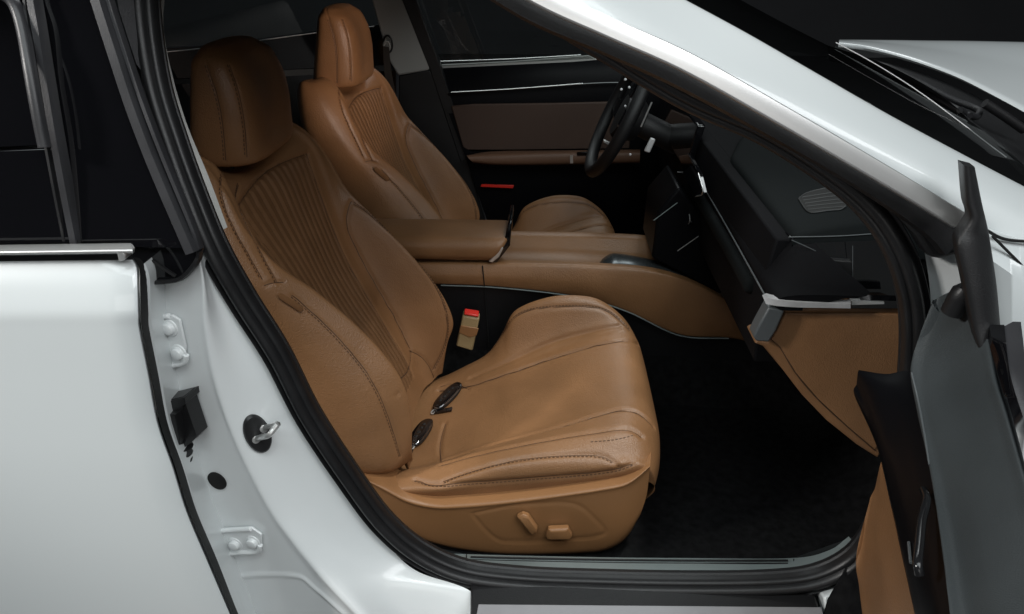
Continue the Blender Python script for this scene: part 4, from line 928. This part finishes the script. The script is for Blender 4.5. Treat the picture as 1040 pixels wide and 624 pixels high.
# ------------------------------------------------------------------ seat belt buckle (part of the nearer seat)
def buckle(seat):
    m = MB(); e = PL([(470, 321), (487, 324), (480, 357), (463, 352)], .80); c0 = e
    ax = (e[3]-e[0])/np.linalg.norm(e[3]-e[0])
    m.prism(e, (.0, .022, .006)); b = m.build('belt_buckle', mat('beige_plastic', (.40, .29, .15), .4, var=.05), seat, bevel=.004, seg=3)
    m = MB(); q = PL([(468, 331), (486, 334), (484, 341), (477, 343), (466, 338)], .797); m.prism(q, (0, .004, 0)); m.build('buckle_band', M['tanplastic'], seat, bevel=.001)
    t = np.array([e[0], e[1], e[1]+np.array([0, .020, .008]), e[0]+np.array([0, .020, .008])]); cc = t.mean(0); t = cc+(t-cc)*np.array([.86, .8, .8])+np.array([0, -.002, .002])
    m = MB(); m.prism(t, (0.001, -.001, .005)); o = m.build('release_button', M['red'], seat, bevel=.002); o['label'] = 'red belt release button'
buckle(seat)
def copy_tree(o, par):
    c = o.copy(); COL.objects.link(c); c.parent = par
    for ch in list(o.children): copy_tree(ch, c)
    return c
seat2 = copy_tree(seat, car); seat2.location = Vector(seat.location)+Vector((0, .75, 0)); seat2['label'] = 'farther tan leather driver seat beyond the console'
for ch in list(seat2.children):
    if ch.name.startswith(('belt_buckle', 'buckle_band', 'release_button')): bpy.data.objects.remove(ch)

# ------------------------------------------------------------------ two key fobs lying on the seat cushion
M['fobring'] = mat('dark_chrome_ring', (.22, .22, .23), .14, metal=1)
dg = bpy.context.evaluated_depsgraph_get()
def fob(px, ln, wd, head, label, tagpts):
    t = [np.array(S.ray_cast(dg, Vector(CAM), Vector(ray(*p)))[1]) for p in (px[0], px[1])]
    n = np.array(S.ray_cast(dg, Vector(CAM), Vector(ray(*((np.array(px[0])+np.array(px[1]))/2))))[2]); n /= np.linalg.norm(n)
    if n[2] < 0: n = -n
    d = t[1]-t[0]; d -= n*(d@n); L = np.linalg.norm(d); d /= L; s = np.cross(n, d); c = (t[0]+t[1])/2+n*.002
    root = bpy.data.objects.new('key_fob', None); COL.objects.link(root); root.location = c; wpos[root.as_pointer()] = c.copy()
    root['label'] = label; root['category'] = 'key fob'; root['group'] = 'key fobs left on the seat'
    def oval(k, h, n_=40): return np.array([c+d*math.copysign(abs(math.cos(a))**.8, math.cos(a))*L/2*k+s*math.copysign(abs(math.sin(a))**.8, math.sin(a))*wd/2*k+n*h for a in np.linspace(0, 2*np.pi, n_, endpoint=False)])
    def stack(name, lv, mt, par):
        m = MB(); G = np.array([oval(k, h) for k, h in lv]); m.grid(G, 0, wrap=True); m.add(G[-1], [tuple(range(40))]); m.add(G[0], [tuple(range(40))]); return m.build(name, mt, par, sharp=50)
    stack('case', [(.86, 0), (.97, .003), (1, .006), (.97, .0095)], M['blackplastic'], root)
    stack('chrome_ring', [(.985, .0075), (1.02, .009), (.98, .011), (.90, .0115)], M['fobring'], root)
    stack('top_face', [(.93, .010), (.90, .0125), (.72, .0138), (.4, .0143)], M['blackgloss'], root)
    for k in (-.5, -.17, .16, .45):
        m = MB(); m.lathe(c+d*L*.5*k+n*.0136, n, [(.0042, -.001), (.0042, .0008), (.0034, .0014), (.0001, .0014)], 16); m.build('button', M['blackplastic'], root)
    # metal loop and leather tag
    m = MB(); q = c-d*L*.52; a = np.linspace(0, 2*np.pi, 24, endpoint=False)
    m.tube(np.array([q-d*.004+d*.007*math.cos(x)+s*.005*math.sin(x)+n*.005 for x in a]), .0015, k=8, closed=True, up=n); m.build('key_ring', M['chrome'], root)
    m = MB(); dd = d*math.cos(tagpts[0])+s*math.sin(tagpts[0]); tp = [q-d*.006, q-d*.006+dd*tagpts[1]]; LL = tagpts[1]; ss = np.cross(n, dd); o = tp[0]+n*.002
    m.prism([o-ss*.005, o+dd*LL-ss*.0055, o+dd*LL+ss*.0055, o+ss*.005], n*.004)
    m.lathe(o+dd*.008+n*.004, n, [(.003, 0), (.003, .001), (.0001, .0015)], 12)
    m.build('strap_tag', M['blackgloss'], root, bevel=.0012)
fob([(443, 418), (469, 393)], .06, .036, 0, 'larger black and chrome key fob nearer the seat centre with strap pointing sideways', (-1.0, .046))
fob([(420, 456), (437, 430)], .06, .036, 0, 'black key fob tucked against the side bolster with strap pointing down', (3.3, .018))

# ------------------------------------------------------------------ the hall: dark floor and backdrop
m = MB(); m.add([(-14, -8, 0), (14, -8, 0), (14, 14, 0), (-14, 14, 0)], [(0, 1, 2, 3)]); gf = m.build('stage_floor', mat('dark_stage_floor', (.04, .04, .042), .3, var=.2, vscale=2)); gf['kind'] = 'structure'
m = MB(); m.add([(-14, 9, -.01), (14, 9, -.01), (14, 9, 8), (-14, 9, 8)], [(0, 1, 2, 3)]); bd = m.build('backdrop_wall', mat('dark_backdrop_cloth', (.05, .05, .054), .9, bump=.2, bscale=40, var=.15, vscale=1)); bd['kind'] = 'structure'
# ------------------------------------------------------------------ camera, lamps, render settings
cd = bpy.data.cameras.new('camera'); cam = bpy.data.objects.new('camera', cd); COL.objects.link(cam)
cd.sensor_fit = 'HORIZONTAL'; cd.sensor_width = 36; cd.lens = 36*FPX/1040; cd.clip_start = .02; cd.clip_end = 200
cam.location = CAM
from mathutils import Matrix
cam.rotation_euler = Matrix(((_r[0], _u[0], -_f[0]), (_r[1], _u[1], -_f[1]), (_r[2], _u[2], -_f[2]))).to_euler()
S.camera = cam
W_ = bpy.data.worlds.new('World'); S.world = W_; W_.use_nodes = True
W_.node_tree.nodes['Background'].inputs[0].default_value = (.5, .55, .6, 1); W_.node_tree.nodes['Background'].inputs[1].default_value = .02
def area(name, loc, tgt, sx, sy, power, col=(1, 1, 1), spread=180):
    l = bpy.data.lights.new(name, 'AREA'); l.shape = 'RECTANGLE'; l.size = sx; l.size_y = sy; l.energy = power; l.color = col; l.spread = math.radians(spread)
    o = bpy.data.objects.new(name, l); COL.objects.link(o); o.location = loc
    d = Vector(tgt)-Vector(loc); o.rotation_euler = d.to_track_quat('-Z', 'Y').to_euler(); return o
def spot(name, loc, tgt, power, ang=40, size=.1, col=(1, .96, .9), blend=.4):
    l = bpy.data.lights.new(name, 'SPOT'); l.energy = power; l.spot_size = math.radians(ang); l.shadow_soft_size = size; l.color = col; l.spot_blend = blend
    o = bpy.data.objects.new(name, l); COL.objects.link(o); o.location = loc
    d = Vector(tgt)-Vector(loc); o.rotation_euler = d.to_track_quat('-Z', 'Y').to_euler(); return o
WW = (1, .975, .94)
area('ceiling_softbox', (-.3, -2.2, 4.6), (-.1, .1, .6), 5, 2.2, 116, (.90, .985, 1))
area('ceiling_softbox', (0, 4.2, 4.6), (0, 1.6, .9), 4, 1.6, 95, (.95, .985, 1))
area('front_softbox', (2.5, -2.4, 3.6), (-.1, .1, .8), 3.2, 1.3, 62, (.97, .985, 1))
area('front_fill', (.6, -5.2, 2.3), (-.1, .6, .7), 4.5, 1.8, 32, (1, .985, .96))  # added low fill lamp behind the camera, softens the cabin light
spot('aimed_spot', (1.0, -1.9, 4.4), (-.05, .5, .5), 45, 40, .15, WW)
spot('aimed_spot', (1.25, .12, 4.3), (.0, .52, .45), 460, 12, .12, WW, .8)
spot('aimed_spot', (-3.2, -1.3, 2.6), (.4, -.05, .7), 330, 30, .25, WW)  # added from the left to brighten the open door's inner trim
spot('aimed_spot', (3.3, -2.05, 2.12), (-.52, 1.22, 1.05), 620, 8, .12, (1, .78, .68), .7)  # added narrow reddish cone that lights only the far headrest
S.render.engine = 'CYCLES'
S.view_settings.view_transform = 'Standard'; S.view_settings.look = 'None'; S.view_settings.exposure = 0; S.view_settings.gamma = 1
